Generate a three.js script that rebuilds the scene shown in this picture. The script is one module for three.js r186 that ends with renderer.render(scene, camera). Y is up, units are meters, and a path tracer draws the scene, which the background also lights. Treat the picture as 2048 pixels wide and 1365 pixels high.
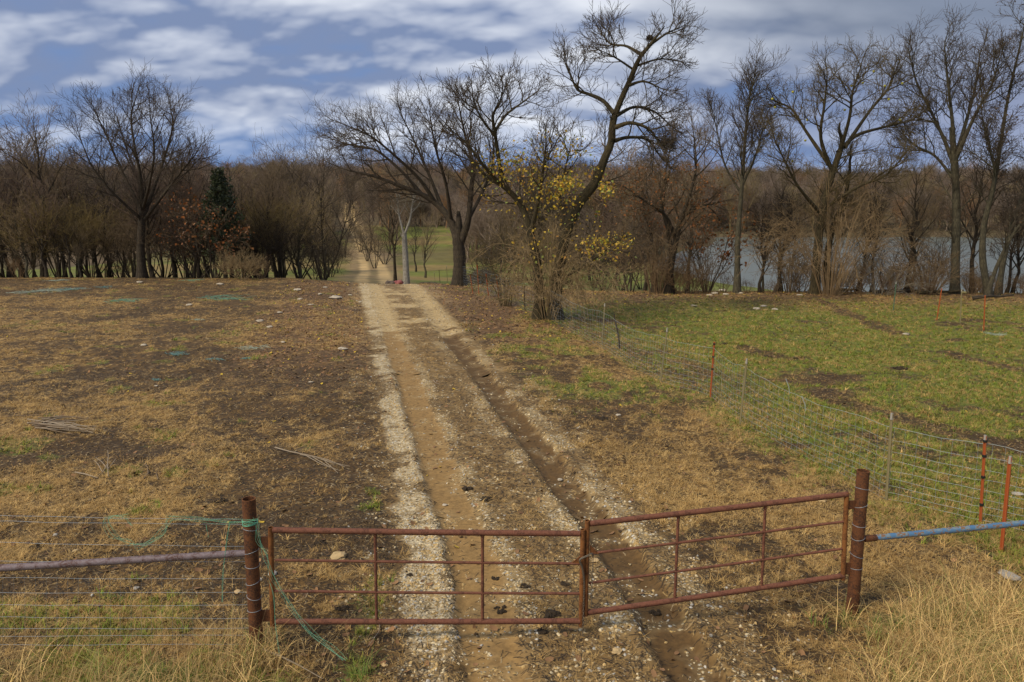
import * as THREE from 'three';
import { mergeGeometries } from 'three/addons/utils/BufferGeometryUtils.js';

// ---------- camera, sky, sun, exposure ----------
const F = 1480, HORIZON = 410, EYE = 4.6, PITCH = Math.atan((682.5 - HORIZON) / F);
const scene = new THREE.Scene();
const camera = new THREE.PerspectiveCamera(2 * Math.atan(682.5 / F) * 180 / Math.PI, 1024 / 682, 0.1, 4000);
camera.position.set(0, EYE, 0); camera.rotation.x = -PITCH;
const renderer = new THREE.WebGLRenderer({ antialias: true });
renderer.setSize(1024, 682);
renderer.toneMapping = THREE.LinearToneMapping;
renderer.toneMappingExposure = 1.06;
renderer.shadowMap.enabled = true;

// ---------- random numbers and noise ----------
function rng(seed) { let a = seed >>> 0; return () => { a = (a + 0x6D2B79F5) | 0; let t = Math.imul(a ^ (a >>> 15), 1 | a); t = (t + Math.imul(t ^ (t >>> 7), 61 | t)) ^ t; return ((t ^ (t >>> 14)) >>> 0) / 4294967296; }; }
const NT = new Float32Array(65536); { const r = rng(77); for (let i = 0; i < 65536; i++) NT[i] = r(); }
function vn(x, y) {
  const xi = Math.floor(x), yi = Math.floor(y); let fx = x - xi, fy = y - yi; fx = fx * fx * (3 - 2 * fx); fy = fy * fy * (3 - 2 * fy);
  const x0 = xi & 255, x1 = (xi + 1) & 255, y0 = (yi & 255) << 8, y1 = ((yi + 1) & 255) << 8;
  const a = NT[x0 + y0], b = NT[x1 + y0], c = NT[x0 + y1], d = NT[x1 + y1];
  return a + (b - a) * fx + (c - a) * fy + (a - b - c + d) * fx * fy;
}
function fbm(x, y, o = 4) { let s = 0, a = 0.5, n = 0; for (let i = 0; i < o; i++) { s += a * vn(x, y); n += a; a *= 0.5; const t = x * 1.62 - y * 1.18 + 13.7; y = x * 1.18 + y * 1.62 + 7.3; x = t; } return s / n; }
function billow(x, y, o) { let t = 0, a = 0.5, n = 0; for (let i = 0; i < o; i++) { t += a * (1 - Math.abs(2 * fbm(x, y, 2) - 1) * 1.6); n += a; a *= 0.52; const q = x * 1.7 - y * 1.0 + 5.7; y = x * 1.0 + y * 1.7 + 3.3; x = q; } return t / n; }
const clamp = (x, a = 0, b = 1) => x < a ? a : x > b ? b : x;
const ss = (a, b, x) => { const t = clamp((x - a) / (b - a)); return t * t * (3 - 2 * t); };
const mix = (a, b, t) => a + (b - a) * t;
const band = (s, a, b, e) => ss(a - e, a + e, s) * (1 - ss(b - e, b + e, s));

// ---------- sky ----------
const SUN = new THREE.Vector3(-0.55, 0.72, 0.42).normalize();
{
  const W = 4096, Hh = 2048, d = new Float32Array(W * Hh * 4);
  for (let j = 0; j < Hh; j++) {
    const el = ((j + 0.5) / Hh - 0.5) * Math.PI, y = Math.sin(el), c = Math.cos(el), deg = el * 180 / Math.PI;
    const step = deg > 35 ? 4 : 1;
    for (let i = 0; i < W; i += step) {
      let R = 0.1, G = 0.085, B = 0.06;
      if (deg > -1) {
        const a = ((i + 0.5) / W - 0.5) * 2 * Math.PI, x = Math.cos(a) * c, z = Math.sin(a) * c;
        const az = Math.atan2(x, -z);
        const k = 1 / (Math.max(y, 0) + 0.42), px = x * k, pz = z * k;
        const wx = fbm(px * 1.1 + 40, pz * 1.1 + 11, 3) * 0.9, wz = fbm(px * 1.1 + 70, pz * 1.1 + 31, 3) * 0.9;
        const n = fbm(px * 1.35 + wx + 150.3, pz * 2.6 + wz + 44.1, 6);            // broad masses
        const n2 = 1.3 - billow(px * 2.6 + wx * 0.8 + 124.5, pz * 4.6 + wz * 0.6 + 17, 5);         // lumps
        const n3 = fbm(px * 0.55 + 21, pz * 0.7 + 5, 3);
        const storm = ss(0.36, 0.78, 0.5 + 0.62 * Math.sin(az * 1.15 - 0.02) + 0.55 * (n3 - 0.5) + 0.25 * (n - 0.5));
        const low = 1 - ss(2.8, 7.6, deg + 3 * (n2 - 0.5) + 3 * (n - 0.5));
        let cover = ss(0.31, 0.52, n * 0.78 + n2 * 0.22 + 0.10);
        const n2b = 1.3 - billow(px * 2.6 + wx * 0.8 + 124.5 + x * 0.14, pz * 4.6 + wz * 0.6 + 17 + z * 0.2, 4);
        const calm = mix(1, 0.35, storm), lit = clamp(0.42 + (n2 - 0.5) * 0.7 * calm + (n2 - n2b) * 0.9 * calm + (n - 0.5) * 3.0 * mix(1, 0.6, storm));
        const br = mix(0.13, 0.085, low), bg = mix(0.26, 0.20, low), bb = mix(0.55, 0.46, low);
        let cr = mix(0.20, 0.78, lit), cg = mix(0.265, 0.82, lit), cb = mix(0.43, 0.90, lit);
        const up = ss(5, 12, deg), sr = mix(mix(0.20, 0.34, lit), mix(0.10, 0.22, lit), up), sg = mix(mix(0.25, 0.39, lit), mix(0.135, 0.265, lit), up), sb = mix(mix(0.40, 0.55, lit), mix(0.205, 0.36, lit), up), st = storm * ss(1.5, 5, deg);
        cr = mix(cr, sr, st); cg = mix(cg, sg, st); cb = mix(cb, sb, st);
        cover = mix(cover, cover * 0.18, low * (1 - storm * 0.7));
        cover = mix(cover, 1, st * 0.85);
        R = mix(br, cr, cover); G = mix(bg, cg, cover); B = mix(bb, cb, cover);
        const hz = Math.exp(-Math.max(deg, 0) / 1.4) * 0.55; R = mix(R, 0.46, hz); G = mix(G, 0.50, hz); B = mix(B, 0.62, hz);
      }
      for (let q = 0; q < step; q++) { const o = (j * W + i + q) * 4; d[o] = R; d[o + 1] = G; d[o + 2] = B; d[o + 3] = 1; }
    }
  }
  const t = new THREE.DataTexture(d, W, Hh, THREE.RGBAFormat, THREE.FloatType);
  t.mapping = THREE.EquirectangularReflectionMapping; t.magFilter = THREE.LinearFilter; t.minFilter = THREE.LinearFilter; t.needsUpdate = true;
  scene.background = t; scene.environment = t;
}
const sun = new THREE.DirectionalLight(new THREE.Color().setRGB(1, 0.86, 0.64), 2.9);
sun.position.copy(SUN).multiplyScalar(120); sun.castShadow = true; sun.shadow.radius = 26;
Object.assign(sun.shadow.camera, { left: -60, right: 60, top: 60, bottom: -60, near: 1, far: 300 }); sun.shadow.mapSize.set(2048, 2048);
scene.add(sun);

// ---------- photograph pixels to places ----------
const cp = Math.cos(PITCH), sp = Math.sin(PITCH);
function ray(u, v) { const x = (u - 1024) / F, y = -(v - 682.5) / F; return [x, y * cp - sp, -(y * sp + cp)]; }
function atD(u, v, D) { const r = ray(u, v), t = D / -r[2]; return new THREE.Vector3(r[0] * t, EYE + r[1] * t, -D); }
function onGround(u, v) { let D = 5, s = 0.5; for (; D < 400; D += s) { const p = atD(u, v, D); if (p.y < height(p.x, D)) break; s = Math.max(0.02, D * 0.002); } const p = atD(u, v, D); p.y = height(p.x, D); return p; }

// ---------- terrain ----------
function curve(t, x) {
  if (x <= t[0][0]) return t[0][1]; const n = t.length; if (x >= t[n - 1][0]) return t[n - 1][1];
  let i = 0; while (x > t[i + 1][0]) i++;
  const [x0, y0] = t[i], [x1, y1] = t[i + 1], m = (a, b) => (t[b][1] - t[a][1]) / (t[b][0] - t[a][0]), h = x1 - x0;
  const m0 = m(Math.max(i - 1, 0), i + 1), m1 = m(i, Math.min(i + 2, n - 1)), u = (x - x0) / h;
  return (1 + 2 * u) * (1 - u) ** 2 * y0 + u * (1 - u) ** 2 * h * m0 + u * u * (3 - 2 * u) * y1 + u * u * (u - 1) * h * m1;
}
const PL = [[0, 0], [36, 0], [41, 0], [45, -0.22], [52, -1.0], [60, -1.9], [80, -3.1], [95, -3.6], [112, -3.7], [140, -2.8], [170, -1.4], [237, 0.9], [300, 6], [400, 13], [600, 20], [1200, 34]];
const PR = [[0, 0], [36, 0], [41, 0], [45, -0.3], [54, -1.7], [66, -3.2], [79, -4.1], [95, -5.2], [170, -5.2], [203, -3.9], [225, -1.5], [260, 2], [340, 8], [450, 13], [600, 19], [1200, 33]];
const roadX = D => 0.38 - 0.2215 * (D - 8.6) - 0.2 * clamp((9.5 - D) / 3) + (D > 60 ? 1.2 * Math.sin((D - 60) / 38) * ss(60, 90, D) : 0);
const roadS = (x, D) => (x - roadX(D)) * 0.976;
const fenceX = D => curve([[2, 8.6], [11, 5.95], [15.2, 4.95], [23.4, 3.08], [29.8, 1.45], [36.2, -0.59], [44.6, -3.1], [60, -7.5]], D);
const crest = x => mix(mix(46.5, 42.5, ss(-16, -8, x)), 38, ss(-3, 6, x));
function base(x, D) {
  const D1 = D - (crest(x) - 42) * (1 - ss(70, 100, D));
  const w = ss(-6, 5, x - mix(24, 50, ss(98, 200, D)));
  let h = curve(PL, D1); if (w > 0) h = mix(h, curve(PR, D1), w);
  if (D > 60) h += (fbm(x * 0.012 + 3, D * 0.012, 3) - 0.5) * 9 * ss(220, 420, D);
  if (D < -5) h += 0;
  return h;
}
function height(x, D) {
  let h = base(x, D);
  const s = roadS(x, D), near = 1 - ss(45, 70, D), on = band(s, -1.9, 2.1, 0.25);
  h += (fbm(x * 0.33 + 8, D * 0.33, 3) - 0.5) * 0.16 * (1 - on * 0.8) * near;
  h += (fbm(x * 1.7, D * 1.7 + 5, 4) - 0.5) * 0.11 * (1 - on * 0.75) * near;
  if (D > 45) h += (fbm(x * 0.12, D * 0.12, 3) - 0.5) * 0.9 * ss(50, 90, D) * (1 - band(s, -2.5, 2.5, 1));
  if (D < 50 && s > -2.4 && s < 2.6) {
    const j = s + (fbm(D * 0.6 + 3, x * 0.3, 3) - 0.5) * 0.16, f = 1 - 0.6 * ss(20, 40, D);
    const rl = band(j, -1.08, -0.45, 0.05), rr = band(j, 0.93, 1.47, 0.035);
    h -= (0.045 * rl + 0.085 * rr) * f;
    h += 0.035 * f * (band(j, -1.24, -1.1, 0.05) + band(j, 0.76, 0.9, 0.05) + band(j, 1.5, 1.66, 0.06));
    const g1 = Math.exp(-(((j - 1.27) / 0.025) ** 2)), g2 = Math.exp(-(((j + 0.98) / 0.02) ** 2)), g3 = Math.exp(-(((j + 0.62) / 0.02) ** 2)), g4 = Math.exp(-(((j - 1.08) / 0.02) ** 2)), on2 = ss(0.35, 0.6, fbm(D * 0.7, 3, 2));
    h -= (0.03 * g1 + 0.022 * g4 * (1 - on2) + 0.022 * g2 * on2 + 0.03 * g3 * (1 - ss(8, 10.5, D))) * f;
  }
  return h;
}
const H3 = (x, z) => height(x, -z);

// what covers the ground at a place
const flatAt = (u, v) => { const r = ray(u, v), t = -EYE / r[1]; return [r[0] * t, -r[2] * t]; };
const TRAILS = [[[1640, 601], [1790, 668], 0.5], [[1900, 708], [2060, 742], 0.45], [[1640, 790], [1900, 860], 0.6], [[1500, 700], [1600, 720], 0.5], [[1950, 640], [2050, 650], 0.5], [[1880, 850], [2060, 900], 0.6]].map(([a, b, w]) => [...flatAt(...a), ...flatAt(...b), w]);
function cover(x, D) {
  const c = {}, s = roadS(x, D), n2 = fbm(x * 1.3 + 7, D * 1.3, 3), n3 = fbm(x * 0.37 + 3, D * 0.45 + 9, 4), n4 = fbm(x * 4.2, D * 4.2 + 31, 3);
  const j = s + (fbm(D * 0.6 + 3, x * 0.3, 3) - 0.5) * 0.16 + (n4 - 0.5) * 0.16;
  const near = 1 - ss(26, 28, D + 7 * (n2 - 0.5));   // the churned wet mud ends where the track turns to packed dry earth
  c.s = s;
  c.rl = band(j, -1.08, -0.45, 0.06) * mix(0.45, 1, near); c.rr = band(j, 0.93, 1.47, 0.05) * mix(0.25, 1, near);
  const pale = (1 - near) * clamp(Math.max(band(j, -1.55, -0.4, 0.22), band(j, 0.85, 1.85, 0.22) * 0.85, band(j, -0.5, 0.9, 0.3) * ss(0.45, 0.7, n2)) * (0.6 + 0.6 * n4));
  const edge = ss(0.32, 0.6, n2);
  const gl = band(s + (n2 - 0.5) * 0.45, -1.55, -1.02, 0.1) * (1 - c.rl), gr = band(s + (n2 - 0.5) * 0.5, 1.42, 1.98, 0.14) * (1 - c.rr);
  c.wide = ss(30, 40, D) * band(s, -2.0, 2.9, 0.5) * (1 - ss(42, 46, D)) * 0.75;
  c.gl = gl * (0.3 + 0.7 * edge) * ss(0.22, 0.55, n4 * 0.7 + n2 * 0.3);
  c.gravel = clamp(Math.max(c.gl, gr * (0.08 + 0.62 * ss(0.42, 0.68, n2)), band(j, 0.5, 0.95, 0.16) * (0.08 + 0.55 * ss(0.46, 0.72, n2)) * (1 - c.rr), band(j, -0.47, -0.2, 0.1) * (0.15 + 0.45 * edge), pale * 0.75, band(s, -2.4, 2.6, 0.3) * 0.22 * ss(0.45, 0.7, n4)));
  c.pale = pale;
  c.road = band(s + (n2 - 0.5) * 0.4, -1.7, 2.0, 0.15);
  const off = 1 - c.road, df = x - fenceX(D);
  const pad = ss(-1.0, 1.3, df + (n2 - 0.5) * 2.2);                      // pasture beyond the wire
  const edgeR = pad * ss(31, 37.5, D + (n3 - 0.5) * 7);                  // leaf fall along the trees
  let green = pad * ss(0.35, 0.53, n3 * 0.5 + n2 * 0.32 + n4 * 0.18 + 0.02) * (1 - edgeR * 0.9) * ss(7.2, 8.6, D);
  green = Math.max(green, band(df, -3.4, 0, 0.8) * ss(15, 19, D) * (1 - ss(25, 32, D)) * ss(0.46, 0.62, n2) * 0.8);
  if (x < -1.5 && D < 8.4) green = Math.max(green, ss(0.46, 0.62, n2 * 0.6 + n3 * 0.4) * 0.75 * (1 - ss(7.4, 8.4, D)));
  if (x < 0) green = Math.max(green, ss(0.70, 0.78, n2) * 0.4 * off);
  c.green = green * off;
  const litL = band(s, -5.5, -1.6, 1.0) * ss(17, 25, D) * (1 - ss(44, 48, D)), litR = band(s, 2.0, 7, 0.6) * ss(22, 29, D) * (1 - pad);
  c.litter = clamp(Math.max(litL * 0.8, litR, edgeR * 0.8) * (0.5 + 0.7 * n2)) * off;
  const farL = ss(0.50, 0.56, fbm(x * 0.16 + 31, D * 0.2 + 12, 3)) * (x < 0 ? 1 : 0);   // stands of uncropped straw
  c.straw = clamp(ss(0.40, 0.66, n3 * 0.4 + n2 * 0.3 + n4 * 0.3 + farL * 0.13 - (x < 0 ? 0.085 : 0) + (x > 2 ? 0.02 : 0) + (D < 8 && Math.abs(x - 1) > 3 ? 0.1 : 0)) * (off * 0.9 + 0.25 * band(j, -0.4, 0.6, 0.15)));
  c.mud = ss(0.5, 0.66, fbm(x * 0.42 + 50, D * 0.6 + 3, 3)) * off * (1 - c.green) * (1 - 0.6 * pad);
  if (pad > 0.1) {
    let tr = band(df, 0.2, 2.0, 0.5) * band(D, 17, 29, 2) * ss(0.4, 0.6, n2 * 0.6 + n4 * 0.4);
    for (const [x0, d0, x1, d1, w] of TRAILS) { const dx = x1 - x0, dd = d1 - d0, t = clamp(((x - x0) * dx + (D - d0) * dd) / (dx * dx + dd * dd)), q = Math.hypot(x - x0 - t * dx, D - d0 - t * dd) + (n2 - 0.5) * 0.9; tr = Math.max(tr, 1 - ss(w * 0.5, w, q)); }
    c.mud = Math.max(c.mud, tr); c.green *= 1 - tr * 0.9; c.straw *= 1 - tr * 0.7;
  }
  c.n2 = n2; c.n4 = n4; c.pad = pad;
  return c;
}

// ---------- ground texture: colour and fine relief laid out in metres ----------
const enc = new Uint8Array(4097); for (let i = 0; i <= 4096; i++) { const l = i / 4096; enc[i] = Math.round(255 * (l <= 0.0031308 ? l * 12.92 : 1.055 * l ** (1 / 2.4) - 0.055)); }
function bake(x0, x1, D0, D1, W, Hh, strokes, seed, far) {
  const R = new Float32Array(W * Hh * 3), B = new Float32Array(W * Hh), r = rng(seed), gr = (W * 0.25) | 0, cell = 4;
  const cov = new Map();
  const lay = (p, col, a) => { R[p] = mix(R[p], col[0], a); R[p + 1] = mix(R[p + 1], col[1], a); R[p + 2] = mix(R[p + 2], col[2], a); };
  const SOIL = [0.135, 0.074, 0.018], DARK = [0.055, 0.030, 0.008], STRAW = [0.33, 0.20, 0.06], RUTL = [0.28, 0.17, 0.06], RUTR = [0.105, 0.058, 0.018], GRAV = [0.45, 0.35, 0.19], GRAVW = [0.60, 0.55, 0.42], GREEN = [0.15, 0.185, 0.016], LIT = [0.18, 0.10, 0.045], PALE = [0.52, 0.37, 0.17];
  for (let jy = 0; jy < Hh; jy++) for (let ix = 0; ix < W; ix++) {
    const x = x0 + (ix + 0.5) / W * (x1 - x0), D = D0 + (jy + 0.5) / Hh * (D1 - D0), p = (jy * W + ix) * 3;
    if (far) {
      const s = roadS(x, D), n = fbm(x * 0.09, D * 0.09 + 4, 4), m = fbm(x * 0.8, D * 0.8, 3);
      const wood = ss(130, 150, D + (x < -60 ? 40 : 0) - (x > -40 && x < 20 ? 55 : 0) + (n - 0.5) * 40);
      let w = ss(0.36, 0.6, n);
      R[p] = mix(0.22, 0.135, w); R[p + 1] = mix(0.16, 0.155, w); R[p + 2] = mix(0.05, 0.02, w);
      lay(p, [0.10, 0.068, 0.04], wood * 0.85);
      lay(p, [0.13, 0.085, 0.045], band(D, 36, 60, 4) * 0.5 + band(D + (n - 0.5) * 30, 112, 135, 6) * 0.6);
      const rd = Math.max(band(s + (m - 0.5) * 0.5, -1.7, -0.5, 0.3), band(s + (m - 0.5) * 0.5, 0.5, 1.8, 0.3));
      lay(p, [0.25, 0.17, 0.085], band(s + (m - 0.5), -3.2, 3.4, 0.8) * 0.75);
      lay(p, PALE, rd * 0.9 * (1 - 0.55 * band(D, 112, 132, 6)));
      const v = 0.7 + 0.6 * m; R[p] *= v; R[p + 1] *= v; R[p + 2] *= v; B[p / 3] = 0.5; continue;
    }
    const c = cover(x, D), f1 = vn(x * 23 + 3, D * 23), f2 = vn(x * 61, D * 61 + 9), f = f1 * 0.6 + f2 * 0.4;
    const k = ss(0.25, 0.8, c.n4 * 0.6 + f * 0.4);
    R[p] = mix(DARK[0], SOIL[0], k); R[p + 1] = mix(DARK[1], SOIL[1], k); R[p + 2] = mix(DARK[2], SOIL[2], k);
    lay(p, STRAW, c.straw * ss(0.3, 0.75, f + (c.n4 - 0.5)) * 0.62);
    lay(p, LIT, c.litter * 0.6 * ss(0.2, 0.7, f));
    lay(p, GREEN, c.green * 0.8 * ss(0.2, 0.6, f + (c.n4 - 0.4)));
    lay(p, DARK, c.mud * 0.6 * ss(0.3, 0.6, c.n4 + f * 0.3));
    if (c.road > 0.01) { lay(p, [0.20, 0.122, 0.042], c.road * 0.85 * ss(0.2, 0.6, f + c.n2 * 0.5)); }
    if (c.wide > 0.01) lay(p, [0.36, 0.25, 0.125], c.wide * ss(0.3, 0.7, c.n2 * 0.5 + f * 0.6));
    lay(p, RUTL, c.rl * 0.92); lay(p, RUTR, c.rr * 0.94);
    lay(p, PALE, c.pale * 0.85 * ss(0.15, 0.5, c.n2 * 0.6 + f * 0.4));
    if (c.gravel > 0.02) { const g = c.gravel; lay(p, GRAV, g * 0.62); lay(p, GRAVW, c.gl * 0.5 * ss(0.3, 0.7, f)); }
    const v = 0.66 + 0.68 * f; R[p] *= v; R[p + 1] *= v; R[p + 2] *= v;
    B[p / 3] = 0.35 + 0.25 * f + 0.15 * (c.n4 - 0.5) - 0.12 * (c.rl + c.rr) * f;
  }
  // straw, blades and small stones too small to build one by one
  const sx = W / (x1 - x0), sy = Hh / (D1 - D0);
  for (let k = 0; k < strokes; k++) {
    const x = x0 + r() * (x1 - x0), D = D0 + r() * (D1 - D0), c = cover(x, D), q = r();
    if (c.gravel > 0.15 && q < c.gravel * 1.4) {
      const t = r(), b = 0.6 + 0.7 * r(), col = t < 0.4 ? [0.62 * b, 0.52 * b, 0.33 * b] : t < 0.75 ? [0.50 * b, 0.34 * b, 0.13 * b] : t < 0.87 ? [0.58 * b, 0.56 * b, 0.50 * b] : [0.12, 0.08, 0.035];
      const rad = 0.008 + 0.018 * r() * r(), rx = Math.max(0.6, rad * sx), ry = Math.max(0.6, rad * sy), cx = (x - x0) * sx, cy = (D - D0) * sy;
      for (let a = Math.max(0, Math.floor(cy - ry)); a <= Math.min(Hh - 1, cy + ry); a++) for (let e = Math.max(0, Math.floor(cx - rx)); e <= Math.min(W - 1, cx + rx); e++) {
        const dd = ((e - cx) / rx) ** 2 + ((a - cy) / ry) ** 2; if (dd > 1) continue; lay((a * W + e) * 3, col, 0.9); B[a * W + e] = 0.55 + 0.4 * (1 - dd);
      }
      continue;
    }
    if (c.rl + c.rr > 0.6 && q < 0.93) continue;
    let col, b = 0.55 + 0.75 * r();
    if (q < c.green) col = [0.10 * b, 0.155 * b, 0.025 * b];
    else if (q < c.green + c.straw * 0.9 + 0.08) col = [0.46 * b, 0.31 * b, 0.12 * b];
    else if (q < c.green + c.straw + c.litter + 0.1) col = [0.21 * b, 0.125 * b, 0.075 * b];
    else if (r() < 0.05) col = [0.45 * b, 0.36 * b, 0.22 * b]; else { if (r() < 0.5) continue; col = [0.025, 0.017, 0.01]; }
    const L = (0.03 + 0.09 * r()), an = r() * 6.283, n = Math.max(1, Math.ceil(L * Math.max(sx, sy))), bend = (r() - 0.5) * 1.6;
    let X = (x - x0) * sx, Y = (D - D0) * sy, A = an;
    for (let i = 0; i < n; i++) { X += Math.cos(A) * L * sx / n; Y += Math.sin(A) * L * sy / n; A += bend / n; const a = X | 0, e = Y | 0; if (a < 0 || e < 0 || a >= W || e >= Hh) break; lay((e * W + a) * 3, col, 0.8); B[e * W + a] = Math.min(1, B[e * W + a] + 0.22); }
  }
  const d8 = new Uint8Array(W * Hh * 4), b8 = new Uint8Array(W * Hh * 4);
  for (let i = 0; i < W * Hh; i++) { for (let q = 0; q < 3; q++) d8[i * 4 + q] = enc[Math.min(4096, Math.max(0, R[i * 3 + q] * 4096 | 0))]; d8[i * 4 + 3] = 255; const v = clamp(B[i]) * 255 | 0; b8[i * 4] = b8[i * 4 + 1] = b8[i * 4 + 2] = v; b8[i * 4 + 3] = 255; }
  const mk = (a, srgb) => { const t = new THREE.DataTexture(a, W, Hh, THREE.RGBAFormat); t.magFilter = THREE.LinearFilter; t.minFilter = THREE.LinearMipmapLinearFilter; t.generateMipmaps = true; if (srgb) t.colorSpace = THREE.SRGBColorSpace; t.needsUpdate = true; return t; };
  return [mk(d8, true), far ? null : mk(b8, false)];
}
function sheet(name, xs, Ds, hf, box, mat, parent) {
  const nx = xs.length, nd = Ds.length, p = new Float32Array(nx * nd * 3), uv = new Float32Array(nx * nd * 2), ix = [];
  for (let j = 0; j < nd; j++) for (let i = 0; i < nx; i++) { const k = j * nx + i; p[k * 3] = xs[i]; p[k * 3 + 1] = hf(xs[i], Ds[j]); p[k * 3 + 2] = -Ds[j]; uv[k * 2] = (xs[i] - box[0]) / (box[1] - box[0]); uv[k * 2 + 1] = (Ds[j] - box[2]) / (box[3] - box[2]); if (i && j) { const a = k - nx - 1, b = k - nx, c = k - 1; ix.push(a, b, c, b, k, c); } }
  const g = new THREE.BufferGeometry(); g.setAttribute('position', new THREE.BufferAttribute(p, 3)); g.setAttribute('uv', new THREE.BufferAttribute(uv, 2)); g.setIndex(ix); g.computeVertexNormals();
  const m = new THREE.Mesh(g, mat); m.name = name; m.receiveShadow = m.castShadow = true; parent.add(m); return m;
}
const lin = (a, b, n) => Array.from({ length: n + 1 }, (_, i) => a + (b - a) * i / n);
const ground = new THREE.Group(); ground.name = 'ground'; ground.userData = { kind: 'structure', label: 'bare brown field, gravel track and green pasture', category: 'ground' }; scene.add(ground);
{
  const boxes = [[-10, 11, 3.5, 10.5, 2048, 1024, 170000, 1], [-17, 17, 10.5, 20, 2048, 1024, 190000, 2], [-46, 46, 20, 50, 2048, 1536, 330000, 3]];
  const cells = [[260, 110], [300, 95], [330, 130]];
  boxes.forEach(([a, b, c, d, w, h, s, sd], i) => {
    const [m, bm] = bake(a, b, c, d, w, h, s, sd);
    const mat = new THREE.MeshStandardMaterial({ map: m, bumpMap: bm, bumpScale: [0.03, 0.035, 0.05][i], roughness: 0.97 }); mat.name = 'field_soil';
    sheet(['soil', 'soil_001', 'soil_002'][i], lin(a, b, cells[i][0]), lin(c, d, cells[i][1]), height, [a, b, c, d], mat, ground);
  });
  const fb = [-170, 170, 40, 290], [m] = bake(...fb, 2048, 1024, 0, 4, true);
  m.wrapS = m.wrapT = THREE.MirroredRepeatWrapping;
  const mat = new THREE.MeshStandardMaterial({ map: m, roughness: 1 }); mat.name = 'meadow_soil';
  const inside = (x, D) => boxes.some(([a, b, c, d]) => x > a - 0.01 && x < b + 0.01 && D > c - 0.01 && D < d + 0.01);
  const core = (x, D) => boxes.some(([a, b, c, d], i) => x > a + 0.01 && x < b - 0.01 && D > (i === 0 ? c + 0.01 : c - 0.1) && D < (i === 2 ? d - 0.01 : d + 0.1));
  const half = [...lin(0, 10, 5), 11, 14, 17, ...lin(20, 44, 6), 46, ...lin(49, 100, 17), ...lin(106, 200, 14), ...lin(220, 400, 8), ...lin(460, 1500, 10)];
  const xs = [...new Set([...half.map(v => -v), ...half])].sort((a, b) => a - b);
  const Ds = [...lin(-300, -20, 5), -10, 0, 3.5, 7, 10.5, 15, 20, ...lin(25, 50, 5), ...lin(51, 130, 60), ...lin(133, 260, 42), ...lin(268, 420, 19), ...lin(450, 1500, 14)];
  sheet('meadow', xs, Ds, (x, D) => height(x, D) - (core(x, D) ? 0.4 : inside(x, D) ? 0.004 : 0), fb, mat, ground);
}
console.log('ground');

// ---------- helpers for things ----------
const used = {};
const numbered = n => { const k = used[n] = (used[n] ?? -1) + 1; return k ? n + '_' + String(k).padStart(3, '0') : n; };
function tag(o, label, category, group, kind) { o.userData.label = label; if (category) o.userData.category = category; if (group) o.userData.group = group; if (kind) o.userData.kind = kind; return o; }
function thing(name, label, category, pos = [0, 0, 0], group) { const o = new THREE.Group(); o.name = numbered(name); o.position.set(...pos); scene.add(o); return tag(o, label, category, group); }
function part(name, geo, mat, parent) { const m = new THREE.Mesh(geo, mat); m.name = name; m.castShadow = m.receiveShadow = true; parent.add(m); return m; }
const mat = (name, r, g, b, rough = 0.9, extra = {}) => { const m = new THREE.MeshStandardMaterial({ roughness: rough, ...extra }); m.color.setRGB(r, g, b); m.name = name; return m; };
const V = (x, y, z) => new THREE.Vector3(x, y, z);
function noiseTex(W, fn, srgb = true) { const d = new Uint8Array(W * W * 4); for (let j = 0; j < W; j++) for (let i = 0; i < W; i++) { const c = fn(i, j), o = (j * W + i) * 4; for (let q = 0; q < 3; q++) d[o + q] = srgb ? enc[clamp(c[q]) * 4096 | 0] : clamp(c[q]) * 255; d[o + 3] = 255; } const t = new THREE.DataTexture(d, W, W, THREE.RGBAFormat); t.wrapS = t.wrapT = THREE.RepeatWrapping; t.magFilter = THREE.LinearFilter; t.minFilter = THREE.LinearMipmapLinearFilter; t.generateMipmaps = true; if (srgb) t.colorSpace = THREE.SRGBColorSpace; t.needsUpdate = true; return t; }

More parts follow.
